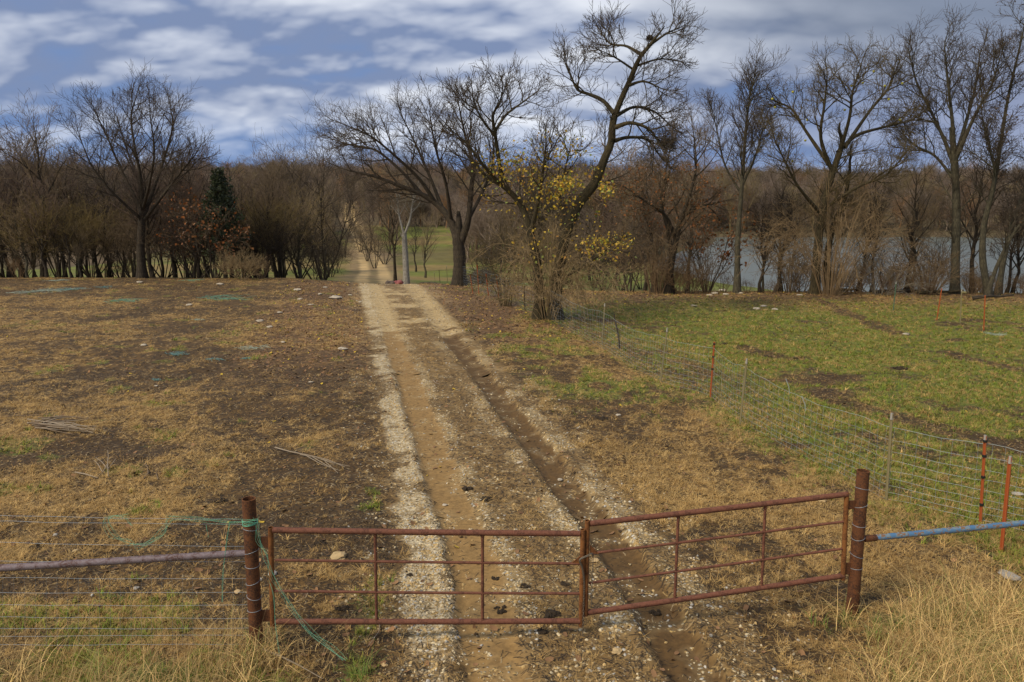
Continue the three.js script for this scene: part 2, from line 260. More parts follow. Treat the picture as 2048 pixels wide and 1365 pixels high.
// tubes: rings along points, with uv in metres
class Tubes {
  constructor() { this.p = []; this.n = []; this.t = []; this.i = []; }
  tube(pts, rad, sides, cap = false) {
    const n = pts.length; let vx, vy, vz, s0 = this.p.length / 3, len = 0;
    let ax = 0, ay = 0, az = 0;
    for (let i = 0; i < n; i++) {
      const a = pts[Math.max(i - 1, 0)], b = pts[Math.min(i + 1, n - 1)]; let tx = b.x - a.x, ty = b.y - a.y, tz = b.z - a.z; const l = Math.hypot(tx, ty, tz) || 1; tx /= l; ty /= l; tz /= l;
      if (i === 0) { if (Math.abs(ty) < 0.9) { ax = -tz; ay = 0; az = tx; } else { ax = 1; ay = 0; az = 0; } }
      const d = ax * tx + ay * ty + az * tz; ax -= d * tx; ay -= d * ty; az -= d * tz; const m = Math.hypot(ax, ay, az) || 1; ax /= m; ay /= m; az /= m;
      vx = ty * az - tz * ay; vy = tz * ax - tx * az; vz = tx * ay - ty * ax;
      if (i) len += Math.hypot(pts[i].x - pts[i - 1].x, pts[i].y - pts[i - 1].y, pts[i].z - pts[i - 1].z);
      const r = rad[i];
      for (let k = 0; k <= sides; k++) { const an = k / sides * 6.28318, c = Math.cos(an), s = Math.sin(an), x = ax * c + vx * s, y = ay * c + vy * s, z = az * c + vz * s; this.p.push(pts[i].x + x * r, pts[i].y + y * r, pts[i].z + z * r); this.n.push(x, y, z); this.t.push(k / sides * Math.max(0.02, rad[0]) * 6.28, len); }
    }
    const w = sides + 1;
    for (let i = 0; i < n - 1; i++) for (let k = 0; k < sides; k++) { const a = s0 + i * w + k; this.i.push(a, a + 1, a + w, a + 1, a + w + 1, a + w); }
    if (cap) for (const e of [0, n - 1]) { const c = this.p.length / 3, q = e ? n - 2 : 1, dx = pts[e].x - pts[q].x, dy = pts[e].y - pts[q].y, dz = pts[e].z - pts[q].z, l = Math.hypot(dx, dy, dz); this.p.push(pts[e].x, pts[e].y, pts[e].z); this.n.push(dx / l, dy / l, dz / l); this.t.push(0, 0); for (let k = 0; k < sides; k++) { const a = s0 + e * w + k; e ? this.i.push(c, a, a + 1) : this.i.push(c, a + 1, a); } }
    return this;
  }
  get tris() { return this.i.length / 3; }
  geo() { const g = new THREE.BufferGeometry(); g.setAttribute('position', new THREE.BufferAttribute(new Float32Array(this.p), 3)); g.setAttribute('normal', new THREE.BufferAttribute(new Float32Array(this.n), 3)); g.setAttribute('uv', new THREE.BufferAttribute(new Float32Array(this.t), 2)); g.setIndex(this.i); return g; }
}
const rod = (a, b, r, sides = 10, cap = true) => new Tubes().tube([a, b], [r, r], sides, cap).geo();
const line = (pts, r, sides = 4) => new Tubes().tube(pts, pts.map(() => r), sides, true).geo();
const smooth = (pts, n) => new THREE.CatmullRomCurve3(pts, false, 'centripetal').getPoints(n);

// ---------- materials ----------
const rustMap = (seed, tones) => noiseTex(512, (i, j) => { const x = i / 512 * 16, y = j / 512 * 16, a = fbm(x + seed, y, 4), b = fbm(x * 6, y * 6 + seed, 3), c = vn(i * 0.9 + seed, j * 0.9), k = clamp((a - 0.34) * 3.4), [d, m, l] = tones; const q = clamp(b * 3 - 1.1); return [0, 1, 2].map(e => mix(mix(d[e], m[e], k), l[e], q * 0.6) * (0.8 + 0.4 * c)); });
const rustGate = new THREE.MeshStandardMaterial({ map: rustMap(3, [[0.085, 0.03, 0.017], [0.17, 0.062, 0.035], [0.23, 0.095, 0.055]]), roughness: 0.8, metalness: 0.1 }); rustGate.name = 'gate_rust';
const rustOrange = new THREE.MeshStandardMaterial({ map: rustMap(19, [[0.10, 0.035, 0.01], [0.22, 0.085, 0.02], [0.28, 0.11, 0.03]]), roughness: 0.85, metalness: 0.1 }); rustOrange.name = 'stile_rust';
const rustPost = new THREE.MeshStandardMaterial({ map: rustMap(31, [[0.055, 0.022, 0.012], [0.12, 0.045, 0.018], [0.2, 0.075, 0.022]]), roughness: 0.75, metalness: 0.15 }); rustPost.name = 'post_rust';
const rustPipe = new THREE.MeshStandardMaterial({ map: rustMap(47, [[0.10, 0.05, 0.045], [0.18, 0.13, 0.14], [0.25, 0.22, 0.24]]), roughness: 0.7, metalness: 0.2 }); rustPipe.name = 'weathered_pipe';
const bluePipe = new THREE.MeshStandardMaterial({ map: noiseTex(512, (i, j) => { const x = i / 32, y = j / 32, a = fbm(x * 0.8, y * 0.8, 4), b = fbm(x * 3 + 9, y * 3, 3); const k = ss(0.45, 0.6, a), r = ss(0.54, 0.64, b * 0.6 + a * 0.4); return [mix(mix(0.09, 0.2, k), 0.24, r), mix(mix(0.2, 0.27, k), 0.13, r), mix(mix(0.36, 0.31, k), 0.07, r)]; }), roughness: 0.55, metalness: 0.1 }); bluePipe.name = 'blue_paint';
const barkBump = noiseTex(256, (i, j) => { const a = fbm(i / 14, j / 46, 4), b = Math.abs(vn(i / 9, j / 40) - 0.5) * 2; const v = a * 0.6 + b * 0.5; return [v, v, v]; }, false); barkBump.repeat.set(2, 1);
const barkMap = (d, l, seed) => { const t = noiseTex(256, (i, j) => { const k = clamp((fbm(i / 16 + seed, j / 40, 4) - 0.25) * 2); return [0, 1, 2].map(e => mix(d[e], l[e], k)); }); t.repeat.set(2, 1); return t; };
const barkMat = (name, d, l, s) => { const m = new THREE.MeshStandardMaterial({ map: barkMap(d, l, s), bumpMap: barkBump, bumpScale: 0.03, roughness: 0.95 }); m.name = name; return m; };
const barkDark = barkMat('dark_bark', [0.024, 0.017, 0.011], [0.085, 0.066, 0.042], 1), barkGrey = barkMat('grey_bark', [0.04, 0.034, 0.022], [0.135, 0.12, 0.075], 5), barkPale = barkMat('pale_bark', [0.22, 0.2, 0.17], [0.5, 0.48, 0.43], 9), barkOlive = barkMat('olive_bark', [0.03, 0.023, 0.012], [0.10, 0.078, 0.034], 13);
const twigDark = mat('dark_twig', 0.08, 0.058, 0.037), twigBrown = mat('brown_twig', 0.18, 0.128, 0.072), twigGrey = mat('grey_twig', 0.2, 0.17, 0.12), twigTan = mat('tan_twig', 0.28, 0.2, 0.1), twigOlive = mat('olive_twig', 0.115, 0.085, 0.035), twigFar = mat('far_twig', 0.235, 0.19, 0.145);
const leafMat = (name, r, g, b) => { const m = new THREE.MeshPhysicalMaterial({ roughness: 0.9, side: THREE.DoubleSide, transmission: 0.35, thickness: 0, vertexColors: true }); m.color.setRGB(r, g, b); m.name = name; return m; };
const leafYellow = leafMat('yellow_leaf', 0.62, 0.44, 0.03), leafRust = leafMat('rust_leaf', 0.30, 0.125, 0.028), leafBrown = leafMat('brown_leaf', 0.12, 0.07, 0.028), needle = leafMat('cedar_needle', 0.05, 0.07, 0.025);

// ---------- trees ----------
function branch(T, p, d, len, r, lvl, P, rnd) {
  const n = P.seg[lvl], pts = [p.clone()], rad = [r], w = P.wig[lvl], up = P.up[lvl]; d = d.clone(); p = p.clone();
  const end = Math.max(r * 0.3, P.rmin * 0.6);
  for (let i = 1; i <= n; i++) { d.x += (rnd() - 0.5) * w; d.y += (rnd() - 0.5) * w * 0.8 + up / n; d.z += (rnd() - 0.5) * w; d.normalize(); p = p.clone().addScaledVector(d, len / n); pts.push(p); rad.push(mix(r, end, i / n)); }
  (lvl <= 1 ? T.trunk : T.crown).tube(pts, rad, lvl === 0 ? 8 : lvl === 1 ? 5 : 3);
  if (lvl >= P.max) { T.tips.push(p); return; }
  kids(T, pts, rad, lvl, P.n[lvl], P.t0[lvl], len, P, rnd);
}
function kids(T, pts, rad, lvl, count, t0, len, P, rnd) {
  const n = pts.length - 1; let az = rnd() * 6.28;
  for (let k = 0; k < count; k++) {
    const t = t0 + (1 - t0) * Math.min(1, (k + 0.25 + rnd() * 0.75) / count), f = t * n, i = Math.min(n - 1, f | 0), q = f - i;
    const a = pts[i], b = pts[i + 1], o = a.clone().lerp(b, q), tan = b.clone().sub(a).normalize(), R = mix(rad[i], rad[i + 1], q);
    const e = Math.abs(tan.y) < 0.9 ? V(0, 1, 0) : V(1, 0, 0), u = e.cross(tan).normalize(), v = tan.clone().cross(u);
    az += 2.4 + (rnd() - 0.5) * 0.9;
    const an = P.ang[lvl] * (0.65 + 0.7 * rnd()), d = tan.multiplyScalar(Math.cos(an)).addScaledVector(u, Math.cos(az) * Math.sin(an)).addScaledVector(v, Math.sin(az) * Math.sin(an));
    const L = len * P.ratio[lvl] * (1.12 - 0.42 * t) * (0.5 + 0.8 * rnd());
    branch(T, o, d, L, Math.max(P.rmin, Math.min(R * 0.72, L * P.slim)), lvl + 1, P, rnd);
  }
}
const STD = { seg: [7, 6, 4, 3, 2], wig: [0.2, 0.34, 0.42, 0.45, 0.4], up: [0.1, 0.22, 0.2, 0.18, 0.1], n: [9, 8, 7, 4], t0: [0.3, 0.2, 0.16, 0.15], ang: [0.75, 0.72, 0.72, 0.7], ratio: [0.6, 0.66, 0.6, 0.5], rmin: 0.008, slim: 0.02, max: 3 };
const newTree = () => ({ trunk: new Tubes(), crown: new Tubes(), tips: [] });
function leafGeo(points, size, rnd, tones) {
  const p = [], c = [], ix = [];
  for (const o of points) {
    const a = rnd() * 6.28, e = (rnd() - 0.5) * 2, s = size * (0.6 + 0.8 * rnd()), d = V(Math.cos(a) * Math.cos(e), -0.4 + Math.sin(e), Math.sin(a) * Math.cos(e)).normalize(), w = V(rnd() - 0.5, rnd() - 0.5, rnd() - 0.5).cross(d).normalize().multiplyScalar(s * 0.38), m = o.clone().addScaledVector(d, s * 0.45), k = p.length / 3, t = tones[rnd() * tones.length | 0], bend = V(0, s * 0.12, 0);
    for (const q of [o, m.clone().add(w).add(bend), o.clone().addScaledVector(d, s), m.clone().sub(w).add(bend)]) { p.push(q.x, q.y, q.z); c.push(...t); } ix.push(k, k + 1, k + 2, k, k + 2, k + 3);
  }
  const g = new THREE.BufferGeometry(); g.setAttribute('position', new THREE.Float32BufferAttribute(p, 3)); g.setAttribute('color', new THREE.Float32BufferAttribute(c, 3)); g.setIndex(ix); g.computeVertexNormals(); return g;
}
function finish(T, name, label, category, bark, twig, pos = V(0, 0, 0), group) {
  const o = thing(name, label, category, pos.toArray(), group);
  if (T.trunk.tris) part('trunk', T.trunk.geo(), bark, o);
  if (T.crown.tris) part('crown', T.crown.geo(), twig, o);
  return o;
}
// a tree whose stems follow the photograph: stems = [points [u, v, depth offset], radius at its foot, at its end, children, their length, from]
let triCount = 0;
function hero(name, label, D, foot, stems, o = {}) {
  const rnd = rng(o.seed ?? 5), P = { ...STD, ...o.P }, T = newTree(), b = atD(foot[0], foot[1], D); b.y = H3(b.x, b.z) - 0.08;
  const place = ([u, v, dz = 0]) => atD(u, v, D + dz).sub(b);
  for (const [raw, r0, r1, n, kl, t0 = 0.3] of stems) {
    const pts = smooth(raw.map(place), Math.max(8, raw.length * 4)); if (raw[0][3]) pts[0].y = Math.min(pts[0].y, 0) - 0.1;
    const rad = pts.map((_, i) => mix(r0, r1, (i / (pts.length - 1)) ** 0.8) * (0.94 + 0.12 * rnd()));
    if (raw[0][3]) { rad[0] *= 1.5; rad[1] *= 1.15; }
    T.trunk.tube(pts, rad, 9); kids(T, pts, rad, 0, Math.round(n * (o.dens ?? 1.25)), t0, kl * (o.kl ?? 1.12) / P.ratio[0], P, rnd);
    branch(T, pts.at(-1), pts.at(-1).clone().sub(pts.at(-2)).normalize(), kl * 0.8, r1, 1, P, rnd);
  }
  triCount += T.trunk.tris + T.crown.tris;
  const g = finish(T, name, label, 'tree', o.bark ?? barkDark, o.twig ?? twigDark, b);
  g.userData.tips = undefined; delete g.userData.tips;
  return { g, T, b, rnd, place };
}
// vase-shaped bare tree at the edge of the bare field
hero('bare_tree', 'large bare vase-shaped tree rising above the row behind the bare field', 48.2, [284, 552], [
  [[[284, 552, 0, 1], [281, 500], [283, 450], [285, 415]], 0.3, 0.2, 5, 2.2, 0.5],
  [[[285, 425], [262, 380, 0.4], [237, 330, 1], [212, 270, 1], [190, 225, 1]], 0.13, 0.03, 12, 2.2],
  [[[285, 420], [280, 350, -0.5], [268, 290, -1], [262, 230, -1], [270, 200, -1]], 0.13, 0.03, 12, 2.0],
  [[[288, 430], [310, 370, 0.6], [330, 310, 1], [345, 250, 1.4], [340, 215, 1.5]], 0.13, 0.03, 12, 2.0],
  [[[288, 440], [330, 385, -0.6], [365, 340, -1], [390, 310, -1.4]], 0.12, 0.03, 12, 2.0],
  [[[284, 440], [250, 410, -0.8], [215, 375, -1.4], [182, 330, -1.6], [165, 290, -1.8]], 0.11, 0.03, 12, 2.2],
  [[[285, 420], [300, 360, -2], [308, 300, -3], [300, 235, -3.5]], 0.11, 0.03, 10, 2.1],
  [[[285, 420], [275, 360, 2], [250, 290, 3], [235, 240, 3.5]], 0.11, 0.03, 10, 2.1],
], { seed: 11, P: { up: [0.1, 0.3, 0.3, 0.25, 0.1] } });
// wide tree leaning over the track
hero('bare_tree', 'thick dark forked tree arching its long limbs over the gravel track', 43.2, [918, 566], [
  [[[918, 566, 0, 1], [919, 520], [916, 478]], 0.42, 0.34, 0, 2],
  [[[916, 486], [900, 440, 0.2], [875, 410, 0.4], [845, 390, 0.4], [800, 372, 0.5], [745, 352, 0.6], [700, 342, 0.8]], 0.27, 0.05, 12, 2.2, 0.35],
  [[[872, 408, 0.4], [840, 360], [790, 312, -0.5], [740, 272, -0.8], [690, 250, -1]], 0.13, 0.03, 13, 2.0],
  [[[886, 422, 0.3], [862, 360, 1], [832, 290, 1.5], [805, 235, 2]], 0.13, 0.03, 13, 2.0],
  [[[845, 390, 0.4], [800, 340, 1.6], [750, 300, 2], [700, 290, 2.5], [670, 280, 3]], 0.11, 0.03, 12, 1.9],
  [[[902, 444, 0.2], [892, 370, -0.8], [872, 300, -1.5], [860, 235, -1.8]], 0.13, 0.03, 13, 2.0],
  [[[920, 490], [936, 440, -0.3], [941, 390, -0.5], [945, 330, -0.8], [930, 270, -1], [920, 225, -1]], 0.24, 0.04, 14, 2.0],
  [[[936, 440, -0.3], [962, 390, 0.5], [985, 330, 1], [985, 260, 1]], 0.13, 0.03, 12, 1.9],
], { seed: 12, twig: twigDark, P: { up: [0.1, 0.28, 0.25, 0.2, 0.1] } });
// twin trunks beside the track
{
  const h = hero('hackberry_tree', 'tall twin-trunk gnarled tree with yellow leaves beside the wire fence', 30, [1090, 634], [
    [[[1078, 634, 0, 1], [1078, 585], [1072, 520], [1060, 465], [1040, 408, 0.3], [1008, 374, 0.4], [972, 352, 0.5], [945, 322, 0.6]], 0.27, 0.05, 12, 1.3, 0.45],
    [[[1006, 374, 0.4], [996, 310, 0.2], [990, 265, 0], [986, 230, -0.2], [1000, 205, -0.4], [1004, 185, -0.4]], 0.1, 0.025, 14, 1.0],
    [[[990, 262], [1014, 228, 0.6], [1045, 205, 1], [1065, 190, 1.2]], 0.07, 0.02, 11, 0.95],
    [[[992, 275], [965, 240, -0.6], [950, 210, -0.8], [945, 190, -1]], 0.06, 0.02, 10, 0.95],
    [[[1062, 470], [1076, 400, -0.6], [1086, 340, -0.9], [1092, 292, -1]], 0.11, 0.03, 14, 1.2],
    [[[1004, 372, 0.4], [966, 330, -0.5], [936, 290, -0.8], [905, 262, -1]], 0.09, 0.02, 12, 1.3],
    [[[1110, 634, -0.2, 1], [1111, 590, -0.2], [1118, 540, -0.2], [1131, 470, -0.1], [1156, 410, 0], [1190, 365, 0.1], [1208, 320, 0.1], [1222, 285, 0.1], [1226, 245, 0.1], [1240, 205, 0], [1260, 160], [1280, 115, -0.2], [1302, 88, -0.3]], 0.3, 0.07, 16, 1.0, 0.35],
    [[[1228, 227], [1205, 201, 0.2], [1176, 188, 0.3], [1156, 180, 0.3], [1142, 152, 0.4], [1135, 132, 0.4]], 0.1, 0.025, 14, 1.0],
    [[[1230, 255], [1262, 246, -0.3], [1300, 260, -0.5], [1320, 290, -0.6]], 0.1, 0.03, 13, 1.0],
    [[[1228, 282], [1256, 275, 0.4], [1295, 280, 0.7], [1320, 312, 0.9]], 0.09, 0.03, 12, 1.0],
    [[[1232, 232], [1270, 214, 0.6], [1310, 224, 1], [1338, 248, 1.2]], 0.08, 0.025, 12, 0.95],
    [[[1255, 172], [1288, 163, -0.5], [1325, 178, -0.8]], 0.07, 0.02, 11, 0.9],
    [[[1284, 110], [1252, 92, 0.4], [1222, 88, 0.6], [1205, 70, 0.7]], 0.07, 0.02, 12, 0.9],
    [[[1300, 90], [1335, 66, 0.3], [1358, 56, 0.4]], 0.06, 0.02, 11, 0.85],
    [[[1272, 132], [1320, 118, 0.2], [1356, 122, 0.4]], 0.05, 0.02, 10, 0.85],
    [[[1268, 140], [1232, 116, -0.4], [1210, 105, -0.6]], 0.05, 0.02, 10, 0.85],
    [[[1116, 560, -0.2], [1150, 543, -0.6], [1198, 512, -0.9], [1240, 478, -1.1], [1262, 472, -1.2]], 0.07, 0.02, 12, 0.7],
    [[[1135, 455], [1120, 400, 0.6], [1130, 340, 0.9], [1140, 300, 1]], 0.09, 0.025, 13, 1.2],
  ], { seed: 13, bark: barkOlive, twig: twigDark, P: { wig: [0.3, 0.5, 0.6, 0.6, 0.5], up: [0.1, 0.45, 0.3, 0.2, 0.1], n: [9, 7, 5, 4], ang: [0.75, 0.62, 0.62, 0.6], ratio: [0.6, 0.66, 0.66, 0.5] }, dens: 0.85, kl: 1.4 });
  const r = rng(991), pts = [];
  for (const [u, v, su, sv, n, dz] of [[1100, 375, 45, 28, 190, -0.8], [1130, 365, 22, 14, 120, -0.9], [1030, 335, 55, 30, 150, 0], [1000, 330, 35, 22, 80, 0.3], [1130, 300, 40, 25, 110, 0.8], [1090, 310, 50, 30, 80, -0.8], [1212, 380, 12, 14, 75, -0.6], [1195, 345, 20, 14, 25, 0], [985, 395, 20, 25, 22, 0], [1200, 490, 28, 18, 75, -1], [1090, 520, 70, 40, 40, -0.8], [1240, 480, 25, 12, 40, -1], [1215, 500, 45, 25, 40, -1], [1120, 470, 70, 40, 35, -0.5], [1150, 420, 50, 20, 30, -0.6], [1070, 415, 60, 15, 40, 0.3]])
    for (let i = 0; i < n * 2; i++) { const g = () => (r() + r() + r() - 1.5) * 1.35; pts.push(h.place([u + g() * su, v + g() * sv, dz + g() * 0.8])); }
  part('leaves', leafGeo(pts, 0.11, r, [[1.15, 1.15, 1], [0.95, 0.9, 1], [0.6, 0.62, 1], [1, 0.95, 2], [0.45, 0.75, 2], [0.7, 0.5, 1]]), leafYellow, h.g);
}
// brush of arching whips round its foot: its own shrub
function whips(name, label, D, foot, n, span, top, twig, seed, group, rr = 0.012, sub = 7, h0 = 0) {
  const rnd = rng(seed), T = newTree(), b = atD(foot[0], foot[1], D); b.y = H3(b.x, b.z) - 0.05; const m = D / F;
  const P = { ...STD, rmin: 0.008, max: 3, n: [9, sub, 5, 3], up: [0, -0.15, 0.05, 0.1, 0], wig: [0.2, 0.4, 0.5, 0.5, 0.4], ratio: [0.6, 0.42, 0.45, 0.5] };
  for (let i = 0; i < n; i++) {
    const a = rnd() * 6.28, q = Math.sqrt(rnd()), y0 = h0 * rnd() * rnd(), x = Math.cos(a) * q * span * m, z = Math.sin(a) * q * span * m * 0.7, y = top * m * (0.35 + 0.65 * rnd()) * (1.1 - 0.5 * q), sx = x * 0.12, sz = z * 0.12;
    const pts = smooth([V(sx, y0, sz), V(mix(sx, x, 0.25), mix(y0, Math.max(y, y0 + 0.4), 0.6), mix(sz, z, 0.25)), V(mix(sx, x, 0.65), Math.max(y, y0 + 0.4), mix(sz, z, 0.65)), V(x, Math.max(y, y0 + 0.4) * (0.45 + 0.45 * rnd()), z)], 9), rad = pts.map((_, k) => mix(rr * (0.8 + rnd()), 0.005, k / 9));
    T.crown.tube(pts, rad, 4); kids(T, pts, rad, 1, sub, 0.3, 1.1 * top * m * 0.55, P, rnd);
  }
  const o = thing(name, label, 'shrub', b.toArray(), group); part('stems', T.crown.geo(), twig, o); triCount += T.crown.tris; return o;
}
whips('shrub', 'tangled tan whips round the foot of the twin-trunk tree', 29.6, [1095, 636], 52, 165, 215, twigTan, 21, undefined, 0.012, 7, 3.2);
whips('shrub', 'arching tan whips leaning from the twin-trunk tree over the pasture', 29.3, [1185, 618], 13, 150, 190, twigTan, 22, undefined, 0.011, 6, 1.5);
whips('shrub', 'low olive brush between the twin-trunk tree and the arching tree', 34, [1010, 600], 18, 80, 210, twigOlive, 23);
// trees along the pond bank
{
  const h = hero('brushy_tree', 'dark brushy tree holding rust-brown leaves on the pond bank', 40.6, [1338, 568], [
    [[[1338, 568, 0, 1], [1342, 530], [1353, 480], [1363, 440], [1392, 415, 0.5], [1425, 408, 0.8]], 0.25, 0.06, 14, 1.9, 0.4],
    [[[1345, 520], [1336, 460, 0.4], [1322, 400, 0.6], [1330, 350, 0.6], [1342, 290, 0.8]], 0.15, 0.03, 14, 1.7],
    [[[1352, 480], [1330, 430, -0.6], [1290, 402, -1], [1258, 380, -1.2]], 0.12, 0.03, 13, 1.7],
    [[[1350, 470], [1376, 400, -0.4], [1392, 340, -0.6], [1388, 270, -0.8]], 0.13, 0.03, 13, 1.7],
    [[[1310, 566, 0.8, 1], [1306, 500, 0.8], [1290, 430, 0.9], [1282, 360, 1]], 0.16, 0.03, 12, 1.7],
  ], { seed: 14, bark: barkDark, twig: twigBrown, P: { n: [9, 8, 7, 4], wig: [0.3, 0.45, 0.5, 0.5, 0.4] } });
  const r = rng(5), pts = []; for (const t of h.T.tips) if (t.y < 7 && r() < 0.5) pts.push(t);
  part('leaves', leafGeo(pts, 0.11, r, [[1, 1, 1], [0.7, 0.7, 0.7], [1.1, 0.9, 0.6]]), leafRust, h.g);
}
hero('bare_tree', 'slender tall bare tree with a narrow crown on the pond bank', 40, [1475, 578], [
  [[[1475, 578, 0, 1], [1476, 480], [1482, 400], [1487, 330], [1492, 260], [1499, 200], [1506, 165]], 0.18, 0.03, 30, 1.7, 0.38],
  [[[1484, 390], [1450, 330, 0.5], [1436, 270, 0.8], [1425, 220, 1]], 0.07, 0.02, 11, 1.3],
  [[[1486, 370], [1515, 300, -0.5], [1528, 250, -0.7]], 0.07, 0.02, 11, 1.3],
], { seed: 15, twig: twigDark, bark: barkGrey, P: { ang: [0.6, 0.6, 0.65, 0.65], up: [0.1, 0.4, 0.3, 0.2, 0.1] } });
{
  const h = hero('osage_orange_tree', 'crooked spreading tree dotted with yellow-green fruit above a tangle of brush', 39.2, [1640, 587], [
    [[[1630, 586, 0, 1], [1634, 520], [1641, 450], [1650, 400], [1666, 345], [1680, 305]], 0.26, 0.15, 10, 1.9, 0.3],
    [[[1658, 586, 0.5, 1], [1655, 520, 0.5], [1668, 450, 0.6], [1690, 400, 0.7], [1700, 340, 0.7]], 0.22, 0.08, 12, 1.9, 0.3],
    [[[1666, 345], [1642, 275, -0.4], [1650, 205, -0.7], [1655, 150, -0.8]], 0.12, 0.03, 12, 1.6],
    [[[1676, 305], [1712, 272, 0.4], [1762, 256, 0.7], [1802, 246, 0.8], [1828, 238, 0.9]], 0.12, 0.03, 13, 1.5],
    [[[1662, 335], [1612, 262, 0.6], [1582, 217, 0.9], [1552, 203, 1.1]], 0.11, 0.03, 13, 1.5],
    [[[1680, 305], [1700, 232, -0.9], [1706, 182, -1.1], [1722, 135, -1.3]], 0.11, 0.03, 13, 1.6],
    [[[1690, 295], [1740, 222, 1.2], [1778, 175, 1.5], [1790, 145, 1.6]], 0.11, 0.03, 13, 1.6],
    [[[1644, 430], [1596, 372, -0.8], [1570, 322, -1.1], [1555, 290, -1.3]], 0.1, 0.03, 12, 1.6],
    [[[1660, 410], [1720, 372, -0.9], [1770, 352, -1.2], [1800, 322, -1.4]], 0.1, 0.03, 12, 1.6],
  ], { seed: 16, bark: barkOlive, twig: twigOlive, P: { wig: [0.3, 0.55, 0.6, 0.6, 0.5], n: [9, 8, 7, 4] } });
  const fr = mat('fruit_skin', 0.42, 0.38, 0.05, 0.8), g = new THREE.IcosahedronGeometry(0.062, 2);
  { const p = g.attributes.position; for (let i = 0; i < p.count; i++) { const k = 1 + 0.08 * (vn(p.getX(i) * 160 + 9, p.getY(i) * 160 + p.getZ(i) * 90) - 0.5); p.setXYZ(i, p.getX(i) * k, p.getY(i) * k, p.getZ(i) * k); } g.computeVertexNormals(); }
  for (const [u, v] of [[1586, 184], [1550, 215], [1545, 198], [1615, 240], [1748, 143], [1726, 166], [1704, 172], [1770, 172], [1805, 167], [1778, 199], [1646, 200], [1611, 281], [1585, 322], [1800, 240], [1690, 220]]) { const m = part('fruit', g, fr, h.g); m.position.copy(h.place([u, v, (v % 7) * 0.2 - 0.6])); }
}
whips('shrub', 'dense brown brush hanging round the crooked fruit tree', 38.6, [1660, 592], 60, 165, 260, mat('brush_twig', 0.27, 0.185, 0.095), 24);
const bankBrush = mat('bank_brush', 0.17, 0.115, 0.06);
whips('shrub', 'brown vine tangle under the dark brushy tree', 40.2, [1310, 572], 34, 95, 210, bankBrush, 26, undefined, 0.012, 6, 1.5);
whips('shrub', 'brown brush at the water between the brushy tree and the slender tree', 41, [1415, 572], 18, 60, 130, bankBrush, 27);
whips('shrub', 'grey-brown brush beside the leaning trunk at the water', 40.2, [1580, 585], 22, 60, 180, twigBrown, 28);
whips('shrub', 'sprawling brown brush under the tall straight grey tree', 39, [1860, 592], 24, 110, 130, bankBrush, 29);
whips('shrub', 'pale grey fallen brush sprawling along the pond bank', 38.4, [1760, 594], 22, 190, 90, twigGrey, 25);
hero('bare_tree', 'tall straight grey tree with a broad upswept crown on the pond bank', 39.5, [1910, 593], [
  [[[1910, 593, 0, 1], [1912, 500], [1913, 400], [1909, 310]], 0.25, 0.17, 8, 1.8, 0.3],
  [[[1910, 335], [1890, 282, 0.3], [1866, 230, 0.5], [1834, 165, 0.6], [1822, 120, 0.7]], 0.12, 0.03, 14, 1.7],
  [[[1910, 312], [1905, 240, -0.4], [1896, 160, -0.6], [1890, 95, -0.8]], 0.13, 0.03, 14, 1.7],
  [[[1911, 318], [1931, 250, 0.5], [1950, 180, 0.8], [1960, 110, 1]], 0.13, 0.03, 14, 1.7],
  [[[1911, 320], [1950, 232, -0.7], [1984, 170, -1], [1998, 125, -1.2]], 0.12, 0.03, 14, 1.7],
  [[[1912, 365], [1870, 312, 0.8], [1832, 292, 1.2], [1808, 270, 1.4]], 0.09, 0.03, 12, 1.6],
], { seed: 17, bark: barkGrey, twig: twigDark, P: { up: [0.1, 0.35, 0.3, 0.2, 0.1], wig: [0.2, 0.4, 0.5, 0.5, 0.4] } });
{
  const h = hero('bare_tree', 'leaning many-stemmed grey tree with dry leaf clusters on the pond bank', 38.6, [1985, 597], [
    [[[1980, 597, 0, 1], [1966, 520], [1969, 450], [1986, 380], [2000, 300], [2016, 200], [2040, 95], [2052, 40]], 0.2, 0.03, 26, 1.5, 0.35],
    [[[1995, 597, 0.5, 1], [2012, 500, 0.5], [2036, 420, 0.5], [2072, 330, 0.6], [2092, 220, 0.6]], 0.18, 0.03, 20, 1.5, 0.35],
    [[[1968, 460], [1990, 350, -0.8], [1978, 290, -1], [1965, 235, -1.2]], 0.1, 0.03, 14, 1.5],
    [[[1975, 590, -0.6, 1], [2000, 520, -0.8], [2040, 450, -1], [2100, 390, -1.2]], 0.12, 0.03, 14, 1.5],
  ], { seed: 18, bark: barkGrey, twig: twigDark, P: { up: [0.1, 0.35, 0.3, 0.2, 0.1], wig: [0.2, 0.45, 0.5, 0.5, 0.4] } });
  const r = rng(6), pts = []; for (const t of h.T.tips) if (r() < 0.16) pts.push(t);
  part('leaves', leafGeo(pts, 0.1, r, [[1, 1, 1], [0.7, 0.7, 0.7]]), leafBrown, h.g);
}
console.log('hero triangles', triCount);

